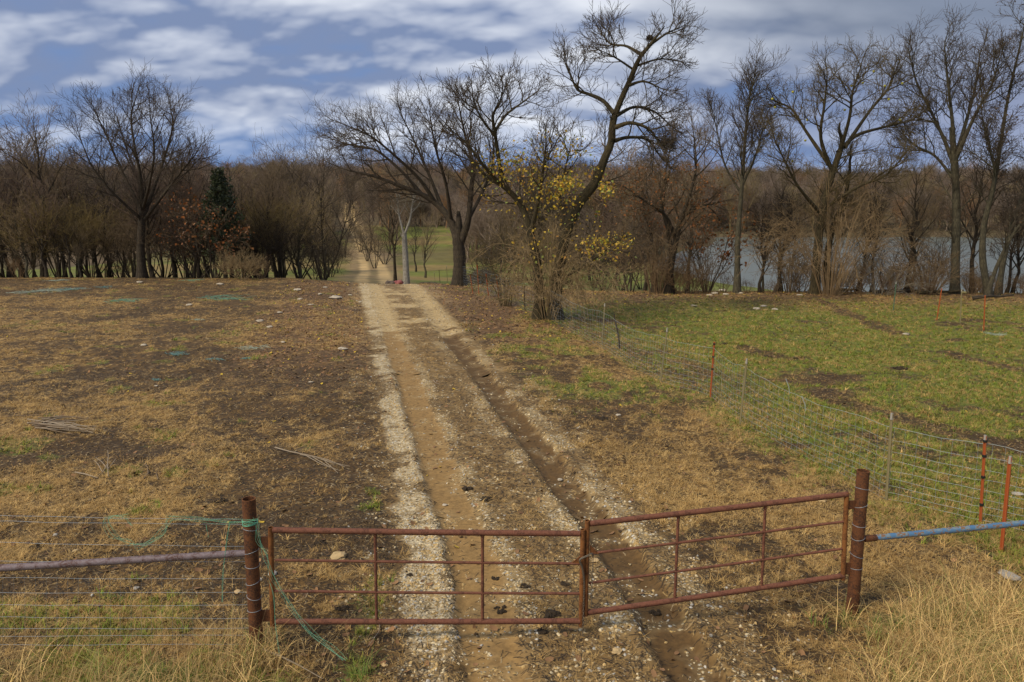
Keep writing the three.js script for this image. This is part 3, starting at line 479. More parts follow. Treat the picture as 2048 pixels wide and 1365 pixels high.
// ---------- kinds of tree that stand in rows ----------
function slender(seed, h, spread, P2 = {}) {
  const rnd = rng(seed), T = newTree(), P = { ...STD, rmin: 0.0075, n: [9, 6, 5, 3], max: 3, ang: [0.62, 0.65, 0.7, 0.7], up: [0.1, 0.4, 0.3, 0.2, 0], ...P2 }, pts = [V(0, -0.15, 0)]; let x = 0, z = 0;
  for (let i = 1; i <= 8; i++) { x += (rnd() - 0.5) * h * 0.05; z += (rnd() - 0.5) * h * 0.05; pts.push(V(x, h * 0.86 * i / 8, z)); }
  const r0 = 0.014 * h + 0.025, rad = pts.map((_, i) => mix(r0, 0.015, i / 8)); rad[0] *= 1.4;
  T.trunk.tube(pts, rad, 7); kids(T, pts, rad, 0, Math.round(20 * spread), 0.25, h * 0.42 * spread / P.ratio[0] * 0.6, P, rnd); return T;
}
function multi(seed, h, stems, lean, P2 = {}) {
  const rnd = rng(seed), T = newTree(), P = { ...STD, rmin: 0.0075, n: [7, 5, 5, 3], max: 3, up: [0.05, 0.3, 0.2, 0.15, 0], wig: [0.25, 0.42, 0.5, 0.5, 0.4], t0: [0.38, 0.22, 0.2, 0.15], ...P2 };
  for (let i = 0; i < stems; i++) { const a = i / stems * 6.28 + rnd(), q = lean * (0.3 + rnd()), L = h * (0.7 + 0.35 * rnd()); branch(T, V(Math.cos(a) * 0.12, -0.1, Math.sin(a) * 0.12), V(Math.cos(a) * q, 1, Math.sin(a) * q).normalize(), L, 0.008 * h + 0.012, 0, P, rnd); } return T;
}
const kinds = {}, LOOK = { s1: 'black-twigged', s2: 'brown-twigged', s3: 'buff-twigged', s4: 'mauve-twigged', m1: 'brown many-stemmed', m2: 'black many-stemmed', m3: 'ochre many-stemmed', rust: 'rust-leaved', oak: 'broad' };
function kind(key, name, label, category, T, bark, twig, group, extra) { triCount += T.trunk.tris + T.crown.tris; const g = [T.trunk.tris && ['trunk', T.trunk.geo(), bark], T.crown.tris && ['crown', T.crown.geo(), twig]].filter(Boolean); if (extra) g.push(extra(T)); kinds[key] = { name, label, category, g, group }; }
function plant(key, x, D, s, turn, label, group, sy = 1) {
  if (group) { label = LOOK[key] + ' ' + label; group = LOOK[key] + ' ' + group; }
  const k = kinds[key], o = thing(k.name, label ?? k.label, k.category, [x, H3(x, -D) - 0.05, -D], group ?? k.group);
  for (const [n, g, m] of k.g) part(n, g, m, o); o.scale.set(s, s * sy, s); o.rotation.y = turn; return o;
}
kind('s1', 'slender_tree', '', 'tree', slender(31, 7, 1), barkDark, mat('black_twig', 0.045, 0.032, 0.02));
kind('s2', 'slender_tree', '', 'tree', slender(32, 8, 1.15), barkDark, twigBrown);
kind('s3', 'slender_tree', '', 'tree', slender(33, 6.5, 1.3), barkGrey, mat('buff_twig', 0.27, 0.20, 0.115));
kind('s4', 'slender_tree', '', 'tree', slender(38, 7.5, 1.2), barkDark, mat('mauve_twig', 0.17, 0.115, 0.085));
kind('m1', 'thicket_tree', '', 'tree', multi(34, 4.2, 5, 0.45), barkDark, twigBrown);
kind('m2', 'thicket_tree', '', 'tree', multi(35, 3.6, 7, 0.6), barkDark, mat('black_twig', 0.045, 0.032, 0.02));
kind('m3', 'thicket_tree', '', 'tree', multi(39, 4.4, 5, 0.5), barkOlive, mat('ochre_twig', 0.20, 0.145, 0.048));
kind('oak', 'spreading_tree', '', 'tree', multi(36, 8.5, 4, 0.4, { n: [9, 7, 6, 4], t0: [0.4, 0.25, 0.2, 0.15] }), barkDark, twigDark);
kind('rust', 'rust_leaf_tree', '', 'tree', multi(37, 4.2, 5, 0.45), barkDark, twigBrown, null, T => { const r = rng(8); return ['leaves', leafGeo(T.tips.flatMap(t => r() < 0.9 ? [t] : []), 0.17, r, [[1, 1, 1], [0.6, 0.6, 0.6], [1.3, 1.0, 0.7]]), leafRust]; });
kind('shrub', 'shrub', '', 'shrub', multi(40, 1.7, 12, 0.8), twigTan, twigTan);
const ROW = 'bare slender tree in the crowded row behind the bare field', ROWG = 'slender trees in the row behind the bare field';
const THK = 'low bare thicket tree between the trunks behind the bare field', THKG = 'thicket between the trunks behind the bare field';
{
  const r = rng(404);
  for (let u = -190; u < 560; u += 13 + r() * 14) {
    const D = 47.5 + r() * 9, x = (u - 1024) / F * D / 1.0;
    if (Math.abs(u - 284) < 16 || Math.abs(u - 450) < 14) continue;
    plant(['s1', 's2', 's3', 's4'][r() * 4 | 0], x, D, (0.45 + 0.75 * fbm(x * 0.25 + 7, 3, 2)) * (0.8 + r() * 0.4), r() * 6.28, ROW, ROWG, 0.9 + r() * 0.2);
  }
  for (let u = -200; u < 590; u += 20 + r() * 20) { const D = 48.5 + r() * 11, x = (u - 1024) / F * D; plant(['m1', 'm2', 'm3', 'm1'][r() * 4 | 0], x, D, 0.7 + r() * 0.5, r() * 6.28, THK, THKG); }
  for (const [u, D, s, k, l] of [[84, 50, 1.36, 's2', 'tall narrow bare tree overtopping the row behind the bare field'], [215, 52, 1.15, 's1'], [15, 52, 1.1, 's1'], [130, 54, 1.1, 's2'], [44, 51, 1.2, 's4'], [-30, 50, 1.3, 's2'], [160, 55, 1.2, 's4'], [350, 56, 1.1, 's2'], [510, 57, 1.1, 's4'], [560, 58, 1.2, 's2']]) plant(k, (u - 1024) / F * D, D, s, u, l ?? ROW, l ? undefined : ROWG);
  // thick growth beside the track
  for (let i = 0; i < 32; i++) { const D = 49 + r() * 46, s = -(4.3 + r() * (6 + D * 0.06)), x = roadX(D) + s; plant(['m1', 'm2', 's4', 's1', 'm2', 's3'][r() * 6 | 0], x, D, 0.8 + r() * 0.55, r() * 6.28, 'dark bare tree in the thicket beside the dipping track', 'thicket beside the dipping track'); }
  plant('oak', (645 - 1024) / F * 62, 62, 1.12, 1.1, 'broad bare oak rising from the thicket beside the dipping track');
  plant('oak', (690 - 1024) / F * 118, 118, 1.0, 2.6, 'far bare oak where the track climbs the opposite slope');
  plant('rust', (425 - 1024) / F * 48.2, 48.2, 1.0, 0.4, 'small oak with rust-orange leaves beside the dark cedar');
  plant('rust', (380 - 1024) / F * 50, 50, 0.7, 2.4, 'low rust-leaved sapling behind the small oak');
  plant('shrub', (488 - 1024) / F * 46.6, 46.4, 0.95, 0, 'dry tan shrub fanning up at the far edge of the bare field');
  for (const [u, D, s] of [[120, 48.5, 0.95], [60, 49, 0.85], [180, 49, 0.9]]) plant('m3', (u - 1024) / F * D, D, s, u, 'broad thicket tree in front of the row behind the bare field', 'thicket in front of the row');
}
{ // cedar
  const r = rng(61), D = 49, x = (450 - 1024) / F * D, o = thing('cedar_tree', 'dark green cone-shaped cedar among the bare trees', 'tree', [x, H3(x, -D) - 0.05, -D]);
  const T = newTree(), pts = [], h = 7.2; T.trunk.tube([V(0, 0, 0), V(0.05, h * 0.5, 0), V(0, h * 0.97, 0.05)], [0.14, 0.08, 0.015], 7);
  for (let i = 0; i < 105; i++) { const t = 0.12 + 0.88 * Math.sqrt(i / 105), y = t * h * 0.98, a = i * 2.4, L = (1 - t) ** 0.85 * 2.0 * (0.45 + 0.8 * r()) + 0.12, d = V(Math.cos(a), 0.32, Math.sin(a)); const e = d.clone().multiplyScalar(L).add(V(0, y, 0)); T.crown.tube([V(0, y, 0), e], [0.02, 0.006], 3); for (let k = 0; k < 14 + L * 34; k++) { const q = 0.25 + 0.8 * Math.sqrt(r()); pts.push(V(d.x * L * q + (r() - 0.5) * 0.36, y + 0.32 * L * q + (r() - 0.5) * 0.34, d.z * L * q + (r() - 0.5) * 0.36)); } }
  part('trunk', T.trunk.geo(), barkDark, o); part('branches', T.crown.geo(), twigDark, o); part('foliage', leafGeo(pts, 0.17, r, [[1, 1, 1], [0.7, 0.75, 0.7], [1.4, 1.3, 1]]), needle, o);
}
{ // trees of the meadow and the pond bank
  const r = rng(55), mead = 'bare tree standing in the green meadow below the arching tree', mg = 'bare trees in the green meadow';
  const foot = (u, v) => onGround(u, v);
  const p1 = (u, D) => (u - 1024) / F * D;
  plant('s2', p1(790, 66), 66, 1.15, 0.6, 'dark-trunked tree beside the white-barked tree in the meadow');
  { const T = newTree(), b = V(p1(812, 62), 0, -62); b.y = H3(b.x, b.z) - 0.05; const rnd = rng(71), P = { ...STD, n: [9, 6, 5, 3] }; const st = (a, r0, r1, n0, n = n0 * 2) => { const q = smooth(a.map(([u, v]) => atD(u, v, 62).sub(b)), 12), rad = q.map((_, i) => mix(r0, r1, i / 12)); T.trunk.tube(q, rad, 8); kids(T, q, rad, 0, n, 0.4, 2.6, P, rnd); }; const y0 = 548; st([[812, y0], [810, 500], [808, 465]], 0.27, 0.2, 2); st([[808, 470], [800, 440], [796, 415], [793, 385]], 0.1, 0.025, 10); st([[809, 470], [820, 438], [824, 410], [830, 375]], 0.11, 0.025, 10); T.trunk.tube([V(0, -0.4, 0), atD(812, 546, 62).sub(b)], [0.36, 0.27], 8); finish(T, 'white_barked_tree', 'white-barked forked tree in the meadow beside the track', 'tree', barkPale, twigGrey, b); }
  for (const [u, D, s, k] of [[850, 78, 1.0, 's3'], [735, 112, 1.1, 'm1'], [750, 98, 1.2, 'm1'], [770, 106, 1.2, 'm2'], [722, 126, 1.2, 'm1'], [832, 92, 0.95, 's1'], [960, 74, 1.0, 'm1'], [1005, 78, 1.1, 'm2'], [1060, 76, 1.1, 'm1'], [1125, 70, 1.1, 'm2'], [1190, 62, 1.0, 'm1'], [1250, 58, 1.0, 'm1'], [1285, 60, 1.1, 'm2'], [1000, 88, 1.0, 's2'], [1040, 70, 0.9, 'm1'], [985, 66, 0.85, 'm2'], [1030, 95, 1.1, 's2'], [1110, 80, 1.05, 's3'], [1180, 74, 1.1, 's1'], [1235, 66, 1.0, 's4'], [780, 124, 1.1, 's1'], [745, 130, 1.1, 's4'], [1085, 62, 0.9, 'm3'], [1150, 58, 1.0, 'm1'], [1210, 56, 1.0, 'm2']]) plant(k, p1(u, D), D, s, u, mead, mg);
  const bank = 'thin bare tree on the pond bank among larger trees', bg = 'thin trees along the pond bank';
  for (const [u, D, s, k, sy] of [[1375, 50, 1.1, 's4', 1], [1522, 41, 0.78, 's1', 1], [1528, 41.4, 0.7, 's3', 1], [1566, 42, 0.85, 's2', 1], [1720, 42, 0.9, 's2', 1], [1745, 41, 0.8, 's1', 1], [1815, 41, 0.95, 's2', 1], [1828, 42, 0.85, 's3', 1], [1860, 43, 0.8, 'm1', 1], [1950, 41.5, 1.05, 's2', 1], [2018, 42, 0.8, 's1', 1], [2030, 42, 0.8, 's4', 1], [2060, 41, 1.1, 's2', 1], [2085, 42, 1, 's1', 1], [2120, 41, 1.2, 's2', 1], [1262, 44, 0.95, 'm1', 1], [1290, 47, 1.0, 's4', 1], [1240, 48, 0.9, 'm2', 1], [1690, 43, 0.8, 'm2', 1], [1780, 44, 0.7, 'm1', 1], [1870, 41, 0.55, 'm2', 1]]) plant(k, p1(u, D), D, s, u * 1.7, bank, bg, sy);
  plant('rust', p1(1415, 45), 45, 1.05, 1, 'rust-leaved bush beside the dark brushy tree on the bank');
  { const l = plant('s1', p1(1552, 41), 41, 0.8, 0.5, 'leaning thick-trunked tree at the water beside the thin trees'); l.rotation.z = -0.16; l.scale.set(1.1, 0.8, 1.1); }
  // the far shore of the pond
  for (let i = 0; i < 30; i++) { const u = 1380 + r() * 760, D = 207 + r() * 10; plant(['s2', 'm1', 's4', 'm3', 'rust'][r() * 5 | 0], p1(u, D), D, 1.1 + r() * 0.6, r() * 6.28, 'bare tree at the far shore of the pond', 'trees at the far shore of the pond'); }
}
console.log('trees', triCount);

// ---------- far woods ----------
{
  const P = { seg: [5, 4, 3, 2, 2], n: [8, 6, 4, 3], rmin: 0.018, max: 3 }, r = rng(808), dummy = new THREE.Object3D(), col = new THREE.Color();
  for (let k = 0; k < 3; k++) {
    const T = slender(500 + k, 10, 1.25, { ...STD, ...P, ang: [0.65, 0.65, 0.7, 0.7], up: [0.1, 0.4, 0.3, 0.2, 0] }), g = mergeGeometries([T.trunk.geo(), T.crown.geo()]), list = [];
    for (let i = 0; i < 3300; i++) {
      const D = 88 * (640 / 88) ** r(), half = 0.85 * D + 10, x = (r() * 2 - 1) * half, s = roadS(x, D), n = fbm(x * 0.012 + 4, D * 0.012, 3);
      const u = x / D * F + 1024; let from = 140; if (u > 700 && u < 930) from = u < 800 ? 128 : 175 + 25 * n; if (u >= 930 && u <= 1330) from = 92 + 30 * n; if (u > 1330) from = 212; if (u < 560) from = 132 + 20 * n;
      if (D < from || Math.abs(s) < 6.5 && D < 245 || H3(x, -D) < -3.9) continue;
      dummy.position.set(x, H3(x, -D) - 0.1, -D); const sc = (0.7 + r() * 0.6) * (0.5 + 1.05 * fbm(x * 0.022 + 9, D * 0.02, 2)) * (r() < 0.06 ? 1.35 : 1); dummy.scale.set(sc * 1.05, sc * 0.85, sc * 1.05); dummy.rotation.set(0, r() * 6.28, 0); dummy.updateMatrix(); const v = 0.55 + r() * 0.75, h = r(), t = h < 0.12 ? [1.25, 0.85, 0.5] : h < 0.3 ? [1.0, 0.95, 0.6] : h < 0.45 ? [0.45, 0.43, 0.42] : [1, 0.95, 0.95]; list.push([dummy.matrix.clone(), t.map(q => q * v)]);
    }
    const m = new THREE.InstancedMesh(g, twigFar, list.length); list.forEach(([a, c], i) => { m.setMatrixAt(i, a); m.setColorAt(i, col.setRGB(...c)); });
    m.name = ['far_woods', 'far_woods_001', 'far_woods_002'][k]; m.castShadow = m.receiveShadow = true; tag(m, 'brown leafless woods covering the far hills', 'woods', 'woods on the far hills', 'stuff'); scene.add(m);
  }
}
// ---------- pond ----------
{
  const t = noiseTex(512, (i, j) => { const v = fbm(i / 9, j / 16, 4); return [v, v, v]; }, false); t.repeat.set(1, 1);
  const m = new THREE.MeshStandardMaterial({ roughness: 0.28, bumpMap: t, bumpScale: 0.05 }); m.color.setRGB(0.15, 0.17, 0.145); m.name = 'pond_water';
  const g = new THREE.PlaneGeometry(260, 165, 1, 1).rotateX(-Math.PI / 2), uv = g.attributes.uv; for (let i = 0; i < uv.count; i++) uv.setXY(i, uv.getX(i) * 60, uv.getY(i) * 38);
  const w = new THREE.Mesh(g, m); w.name = 'water'; w.position.set(142, -4.0, -142); w.receiveShadow = true; tag(w, 'pale grey-green pond water behind the trees', 'pond', null, 'structure'); scene.add(w);
}
console.log('woods');
// ---------- gate ----------
const post = (label, foot, D, top, pts) => {
  const a = atD(foot[0], foot[1], D); a.y = H3(a.x, a.z) - 0.15; const t = atD(top[0], top[1], D), o = thing('gate_post', label, 'post', a.toArray()); t.sub(a);
  const pr = [], n = 10; for (let i = 0; i <= n; i++) pr.push(t.clone().multiplyScalar(i / n));
  const T = new Tubes(); T.tube(pr, pr.map(() => 0.068), 20); const lip = [t, t.clone().multiplyScalar(0.999)]; const shaft = part('pipe', T.geo(), rustPost, o);
  const inn = new Tubes(); inn.tube([t.clone().multiplyScalar(0.8), t], [0.06, 0.06], 18); part('bore', inn.geo(), rustPost, shaft);
  const ring = new THREE.RingGeometry(0.06, 0.068, 20).rotateX(-Math.PI / 2).translate(t.x, t.y, t.z); part('rim', ring, rustOrange, shaft);
  const w = new Tubes(); pts.forEach((v, i) => { const y = atD(top[0], v, D).y - a.y, c = t.clone().multiplyScalar(y / t.y), tilt = 0.03 * (i % 2 ? 1 : -1); const L = []; for (let k = 0; k <= 18; k++) { const an = k / 18 * 6.283; L.push(V(c.x + Math.cos(an) * 0.071, c.y + Math.sin(an + i) * 0.01 + Math.cos(an) * tilt * 0.4, c.z + Math.sin(an) * 0.071)); } w.tube(L, L.map(() => 0.0022), 4); });
  part('wire_wraps', w.geo(), wire, o); return { o, a, t };
};
const wire = mat('galvanized_wire', 0.42, 0.48, 0.54, 0.45, { metalness: 0.35 }), teal = mat('green_twine', 0.16, 0.50, 0.33, 0.7), dull = mat('old_wire', 0.30, 0.32, 0.34, 0.5, { metalness: 0.3 });
const DL = 7.06, DM = 7.34, DR = 7.79;
const pl = post('rusty pipe gate post wrapped in green twine and wire', [513, 1300], DL, [497, 998], [1058, 1103, 1131, 1163, 1193, 1219]);
const prr = post('rusty pipe gate post joined to the blue pipe', [1705, 1225], DR, [1727, 942], [977, 1011, 1050, 1075, 1110, 1135]);
function leaf(label, rails, uprights, stiles, hinges, gusset) {
  const o0 = atD(...stiles[0][1]), o = thing('pipe_gate', label, 'gate', [o0.x, o0.y, o0.z]), P = q => atD(...q).sub(o0);
  rails.forEach(([a, b, r, n]) => { const A = P(a), B = P(b), mid = A.clone().lerp(B, 0.5); mid.y -= 0.004; part(n, new Tubes().tube(smooth([A, mid, B], 12), Array(13).fill(r), 12, true).geo(), rustGate, o); });
  uprights.forEach(([a, b]) => { const A = P(a), B = P(b), u = part('upright', rod(A, B, 0.0165), rustGate, o); [[A, -0.031], [B, 0.03]].forEach(([q, dy]) => part('weld_bead', new THREE.TorusGeometry(0.0185, 0.0045, 6, 16).rotateX(Math.PI / 2).translate(q.x, q.y + dy, q.z), rustPost, u)); });
  stiles.forEach(([a, b]) => { const A = P(a), B = P(b); const e = part('end_pipe', new Tubes().tube([B, A], [0.027, 0.027], 14).geo(), rustOrange, o); part('pipe_rim', new THREE.TorusGeometry(0.0245, 0.0035, 6, 18).rotateX(Math.PI / 2).translate(A.x, A.y, A.z), rustOrange, e); });
  hinges.forEach(([a, b, hh]) => { const A = P(a), B = P(b), c = A.clone().lerp(B, 0.5), d = B.clone().sub(A), g = new THREE.BoxGeometry(d.length(), hh, 0.014); g.rotateY(-Math.atan2(d.z, d.x)); g.translate(c.x, c.y, c.z); part('hinge_plate', g, rustPost, o); });
  const [ga, gb, gc] = gusset.map(P), g = new THREE.ExtrudeGeometry(new THREE.Shape([new THREE.Vector2(ga.x, ga.y), new THREE.Vector2(gb.x, gb.y), new THREE.Vector2(gc.x, gc.y)]), { depth: 0.012, bevelEnabled: false }); g.translate(0, 0, ga.z - 0.006); part('latch_gusset', g, rustOrange, o);
  return o;
}
const at = (u, v, u0, u1, D0, D1) => [u, v, mix(D0, D1, (u - u0) / (u1 - u0))];
{
  const A = (u, v) => at(u, v, 545, 1166, DL + 0.02, DM);
  leaf('rusty pipe gate leaf hung on the twine-wrapped post', [[A(545, 1061), A(1160, 1068), 0.031, 'top_rail'], [A(549, 1121), A(1160, 1128), 0.0145, 'middle_rail'], [A(549, 1183), A(1159, 1188), 0.0145, 'middle_rail'], [A(550, 1244), A(1160, 1243), 0.03, 'bottom_rail']],
    [[A(750, 1066), A(753, 1244)], [A(965, 1067), A(965, 1244)]], [[A(541, 1056), A(545, 1252)], [A(1166, 1060), A(1162, 1252)]], [[A(512, 1085), A(541, 1085), 0.12], [A(516, 1232), A(546, 1232), 0.13]], [A(1142, 1127), A(1163, 1110), A(1163, 1127)]);
  const B = (u, v) => at(u, v, 1175, 1692, DM + 0.03, DR - 0.02);
  leaf('rusty pipe gate leaf hung on the post with the blue pipe', [[B(1180, 1048), B(1696, 989), 0.031, 'top_rail'], [B(1180, 1108), B(1688, 1044), 0.0145, 'middle_rail'], [B(1178, 1167), B(1686, 1098), 0.0145, 'middle_rail'], [B(1176, 1226), B(1688, 1152), 0.03, 'bottom_rail']],
    [[B(1357, 1030), B(1350, 1197)], [B(1531, 1012), B(1524, 1170)]], [[B(1175, 1042), B(1171, 1232)], [B(1694, 986), B(1686, 1160)]], [[B(1694, 1010), B(1722, 1010), 0.1], [B(1686, 1135), B(1714, 1140), 0.14]], [B(1180, 1090), B(1198, 1107), B(1180, 1107)]);
  // chain
  const path = smooth([[1183, 1210, DM + 0.0], [1184, 1160, DM - 0.01], [1184, 1108, DM - 0.03], [1176, 1112, DM - 0.05], [1160, 1121, DM - 0.05], [1164, 1135, DM - 0.045], [1168, 1160, DM - 0.045], [1167, 1220, DM - 0.045], [1165, 1285, DM - 0.03]].map(q => atD(...q)), 110);
  const base = path[0].clone(), gs = [], link = new THREE.TorusGeometry(0.0095, 0.0026, 5, 10).scale(1, 1.5, 1), M = new THREE.Matrix4(), q = new THREE.Quaternion(), up = V(0, 1, 0);
  for (let i = 0; i < path.length - 1; i++) { const d = path[i + 1].clone().sub(path[i]).normalize(); q.setFromUnitVectors(up, d); const q2 = new THREE.Quaternion().setFromAxisAngle(up, i % 2 ? 0.2 : 1.7); M.compose(path[i].clone().sub(base), q.clone().multiply(q2), V(1, 1, 1)); gs.push(link.clone().applyMatrix4(M)); }
  const c = thing('chain', 'thin steel chain looped round the meeting gate ends', 'chain', base.toArray()); part('links', mergeGeometries(gs), mat('chain_steel', 0.2, 0.17, 0.13, 0.5, { metalness: 0.6 }), c);
}
function pipe(name, label, a, b, r, m, rust) { const o = thing(name, label, 'pipe', a.toArray()), n = 14, pts = lin(0, 1, n).map(t => b.clone().sub(a).multiplyScalar(t)); part('tube', new Tubes().tube(pts, pts.map(() => r), 16, true).geo(), m, o); const d = b.clone().sub(a).normalize(); if (rust) part('weld_collar', rod(d.clone().multiplyScalar(-0.02), d.clone().multiplyScalar(0.12), r + 0.003, 16), rust, o); return o; }
{ const a = atD(492, 1107, DL), c = atD(0, 1137, 6.75); pipe('brace_pipe', 'weathered purple-brown pipe bracing the twine-wrapped post', a, c.clone().sub(a).multiplyScalar(1.9).add(a), 0.036, rustPipe); }
{ const a = atD(1733, 1078, DR), c = atD(2048, 1047, 8.1); pipe('brace_pipe', 'flaking blue painted pipe bracing the gate post', a, c.clone().sub(a).multiplyScalar(2.2).add(a), 0.034, bluePipe, rustPost); }
// ---------- wire fence beside the twine-wrapped post ----------
{
  const o = thing('wire_fence', 'thin wire strands strung from the twine-wrapped gate post', 'fence', [pl.a.x, pl.a.y, pl.a.z]), r = rng(5), rows = [[1028, 1040], [1039, 1050], [1082, 1094], [1119, 1124], [1152, 1158], [1182, 1186], [1207, 1211], [1231, 1237], [1254, 1257], [1269, 1271], [1287, 1289]], ends = [];
  for (const [v0, v1] of rows) { const A = atD(0, v0, 6.75), B = atD(505, v1, DL + 0.03), A2 = A.clone().add(A.clone().sub(B).multiplyScalar(0.9)), pts = lin(0, 1, 14).map(t => { const p = B.clone().lerp(A2, t); p.y += (r() - 0.5) * 0.012 - 0.02 * Math.sin(t * 3.14); return p.sub(pl.a); }); part('line_wire', line(pts, 0.0016), wire, o); ends.push([B, A2]); }
  const st = new Tubes(); for (let k = 1; k < 46; k++) { const t = k / 46, a = ends[4][0].clone().lerp(ends[4][1], t).sub(pl.a), b = ends[10][0].clone().lerp(ends[10][1], t).sub(pl.a); a.y -= 0.01; b.y -= 0.06; st.tube([a, a.clone().lerp(b, 0.5).add(V((r() - 0.5) * 0.015, 0, 0)), b], [0.0011, 0.0011, 0.0011], 3); } tag(part('stay_wires', st.geo(), dull, o), undefined, undefined, undefined, 'stuff');
  // green twine
  const tw = thing('baling_twine', 'tangled green twine drooping from the post and the top wires', 'twine', pl.a.toArray()), R = rng(44), T = new Tubes();
  const strands = (px, n, sd, spread, rr) => { for (let i = 0; i < n; i++) { const a = smooth(px.map(([u, v, D], k) => atD(u + (R() - 0.5) * spread, v + (R() - 0.5) * spread * 0.8, D + (R() - 0.5) * 0.05)), px.length * 6).map(p => p.sub(pl.a)); T.tube(a, a.map(() => rr), 4); } };
  strands([[511, 1042, 6.97], [450, 1044, 7.0], [400, 1040, 6.98], [340, 1036, 6.96]], 6, 1, 15, 0.0010);
  strands([[340, 1037, 6.95], [325, 1064, 6.94], [300, 1088, 6.92], [278, 1094, 6.9], [255, 1086, 6.88], [225, 1068, 6.87], [212, 1040, 6.86], [230, 1032, 6.87], [250, 1034, 6.88]], 6, 1, 20, 0.0010);
  strands([[250, 1034, 6.88], [257, 1046, 6.88], [262, 1053, 6.88]], 3, 1, 6, 0.0012);
  strands([[512, 1036, 6.97], [518, 1080, 6.98], [528, 1110, 6.95], [545, 1150, 6.9], [575, 1205, 6.85], [618, 1258, 6.75], [660, 1295, 6.62], [690, 1318, 6.5]], 5, 1, 13, 0.0010);
  strands([[538, 1160, 6.95], [546, 1190, 6.95], [549, 1250, 6.9], [560, 1308, 6.8]], 2, 1, 5, 0.0012);
  strands([[460, 1048, 7], [452, 1080, 7], [447, 1150, 7], [446, 1205, 7]], 2, 1, 5, 0.0015); strands([[412, 1050, 6.98], [415, 1075, 6.98]], 2, 1, 4, 0.0016);
  { const t = pl.t, hgt = atD(497, 1043, DL).y - pl.a.y; for (let i = 0; i < 6; i++) { const L = []; for (let k = 0; k <= 20; k++) { const an = k / 20 * 6.283; L.push(V(t.x * hgt / t.y + Math.cos(an) * 0.074, hgt + Math.cos(an + i) * 0.016 + (i - 3) * 0.006, t.z * hgt / t.y + Math.sin(an) * 0.074)); } T.tube(L, L.map(() => 0.0026), 4); } }
  part('strands', T.geo(), teal, tw);
}
// ---------- woven wire fence along the pasture ----------
const postOrange = mat('orange_paint', 0.40, 0.10, 0.025, 0.7), postTan = mat('weathered_steel_post', 0.27, 0.23, 0.12, 0.75), postGreen = mat('green_paint', 0.09, 0.16, 0.10, 0.7), capGrey = mat('post_tip', 0.36, 0.34, 0.30, 0.7), black = mat('insulator', 0.015, 0.015, 0.016, 0.5), wood = mat('old_wood', 0.06, 0.045, 0.03);
function tpost(label, foot, top, D0, m, clips, group, tip, wide = 1) {
  const a = D0 ? atD(foot[0], foot[1], D0) : onGround(...foot); a.y = H3(a.x, a.z); const D = -a.z, t = atD(top[0], top[1], D).sub(a), o = thing('fence_post', label, 'post', a.toArray(), group);
  const s = new THREE.Shape(), w = 0.022 * wide, e = 0.0045; [[-w, 0], [w, 0], [w, e], [e, e], [e, 0.03], [-e, 0.03], [-e, e], [-w, e]].forEach(([x, y], i) => i ? s.lineTo(x, y) : s.moveTo(x, y));
  const L = t.length(), g = new THREE.ExtrudeGeometry(s, { depth: L + 0.2, bevelEnabled: false }), q = new THREE.Quaternion().setFromUnitVectors(V(0, 0, 1), t.clone().normalize()); g.rotateZ(Math.PI).translate(0, 0, -0.2).applyQuaternion(q); part('shaft', g, m, o);
  const d = t.clone().normalize();
  for (const c of clips) part('clip', new Tubes().tube([d.clone().multiplyScalar(L * c), d.clone().multiplyScalar(L * c + 0.035)].map(p => p.add(V(0, 0, 0.008))), [0.03, 0.03], 10, true).geo(), black, o);
  if (tip) part('tip', new Tubes().tube([d.clone().multiplyScalar(L - 0.09), d.clone().multiplyScalar(L + 0.012)].map(p => p.add(V(0, 0, 0.006))), [0.026, 0.02], 8, true).geo(), capGrey, o);
  return o;
}
tpost('broad orange steel post behind the blue pipe', [2003, 1105], [2021, 914], 0, postOrange, [], null, true, 1.25);
tpost('orange post with black clips and grey tip, largest on the wire fence', [1961, 1046], [1971, 872], 0, postOrange, [0.2, 0.52, 0.76, 0.93], null, true);
tpost('tan post nearest behind the gate post on the wire fence', [1773, 1001], [1784, 828], 0, postTan, [], null, true);
tpost('tan post between the two orange clipped posts of the wire fence', [1480, 850], [1494, 719], 0, postTan, [], null, true);
tpost('orange post with black clips beside two tan posts on the wire fence', [1421, 795], [1429, 684], 0, postOrange, [0.5, 0.72, 0.95], null, false);
tpost('slim tan post beyond the clipped orange post on the wire fence', [1321, 765], [1335, 657], 0, postTan, [], null, true);
tpost('tan post near the dark leaning stick on the wire fence', [1204, 690], [1210, 608], 0, postTan, [], null, true);
for (const [a, b, m] of [[[946, 588], [940, 548], 1], [[958, 590], [954, 530], 1], [[977, 592], [972, 548], 1], [[998, 600], [993, 552], 1], [[1022, 612], [1024, 562], 2], [[1050, 622], [1048, 572], 2], [[880, 566], [878, 540], 2], [[895, 568], [893, 532], 0], [[870, 562], [868, 545], 0]]) tpost(['tan post in the fence run beside the arching tree', 'orange post in the fence run beside the arching tree', 'dark post in the fence run beside the arching tree'][m], a, b, 0, [postTan, postOrange, wood][m], [], ['tan', 'orange', 'dark'][m] + ' fence posts by the arching tree', m === 0);
tpost('green post at the far side of the pasture', [1787, 622], [1793, 564], 0, postGreen, [], null, true);
tpost('leaning orange post at the far side of the pasture', [1874, 641], [1884, 577], 0, postOrange, [], null, false);
tpost('pale-topped tan post at the far side of the pasture', [1921, 647], [1924, 579], 0, postTan, [], null, true);
tpost('upright orange post at the far side of the pasture', [1968, 662], [1971, 591], 0, postOrange, [], null, false);
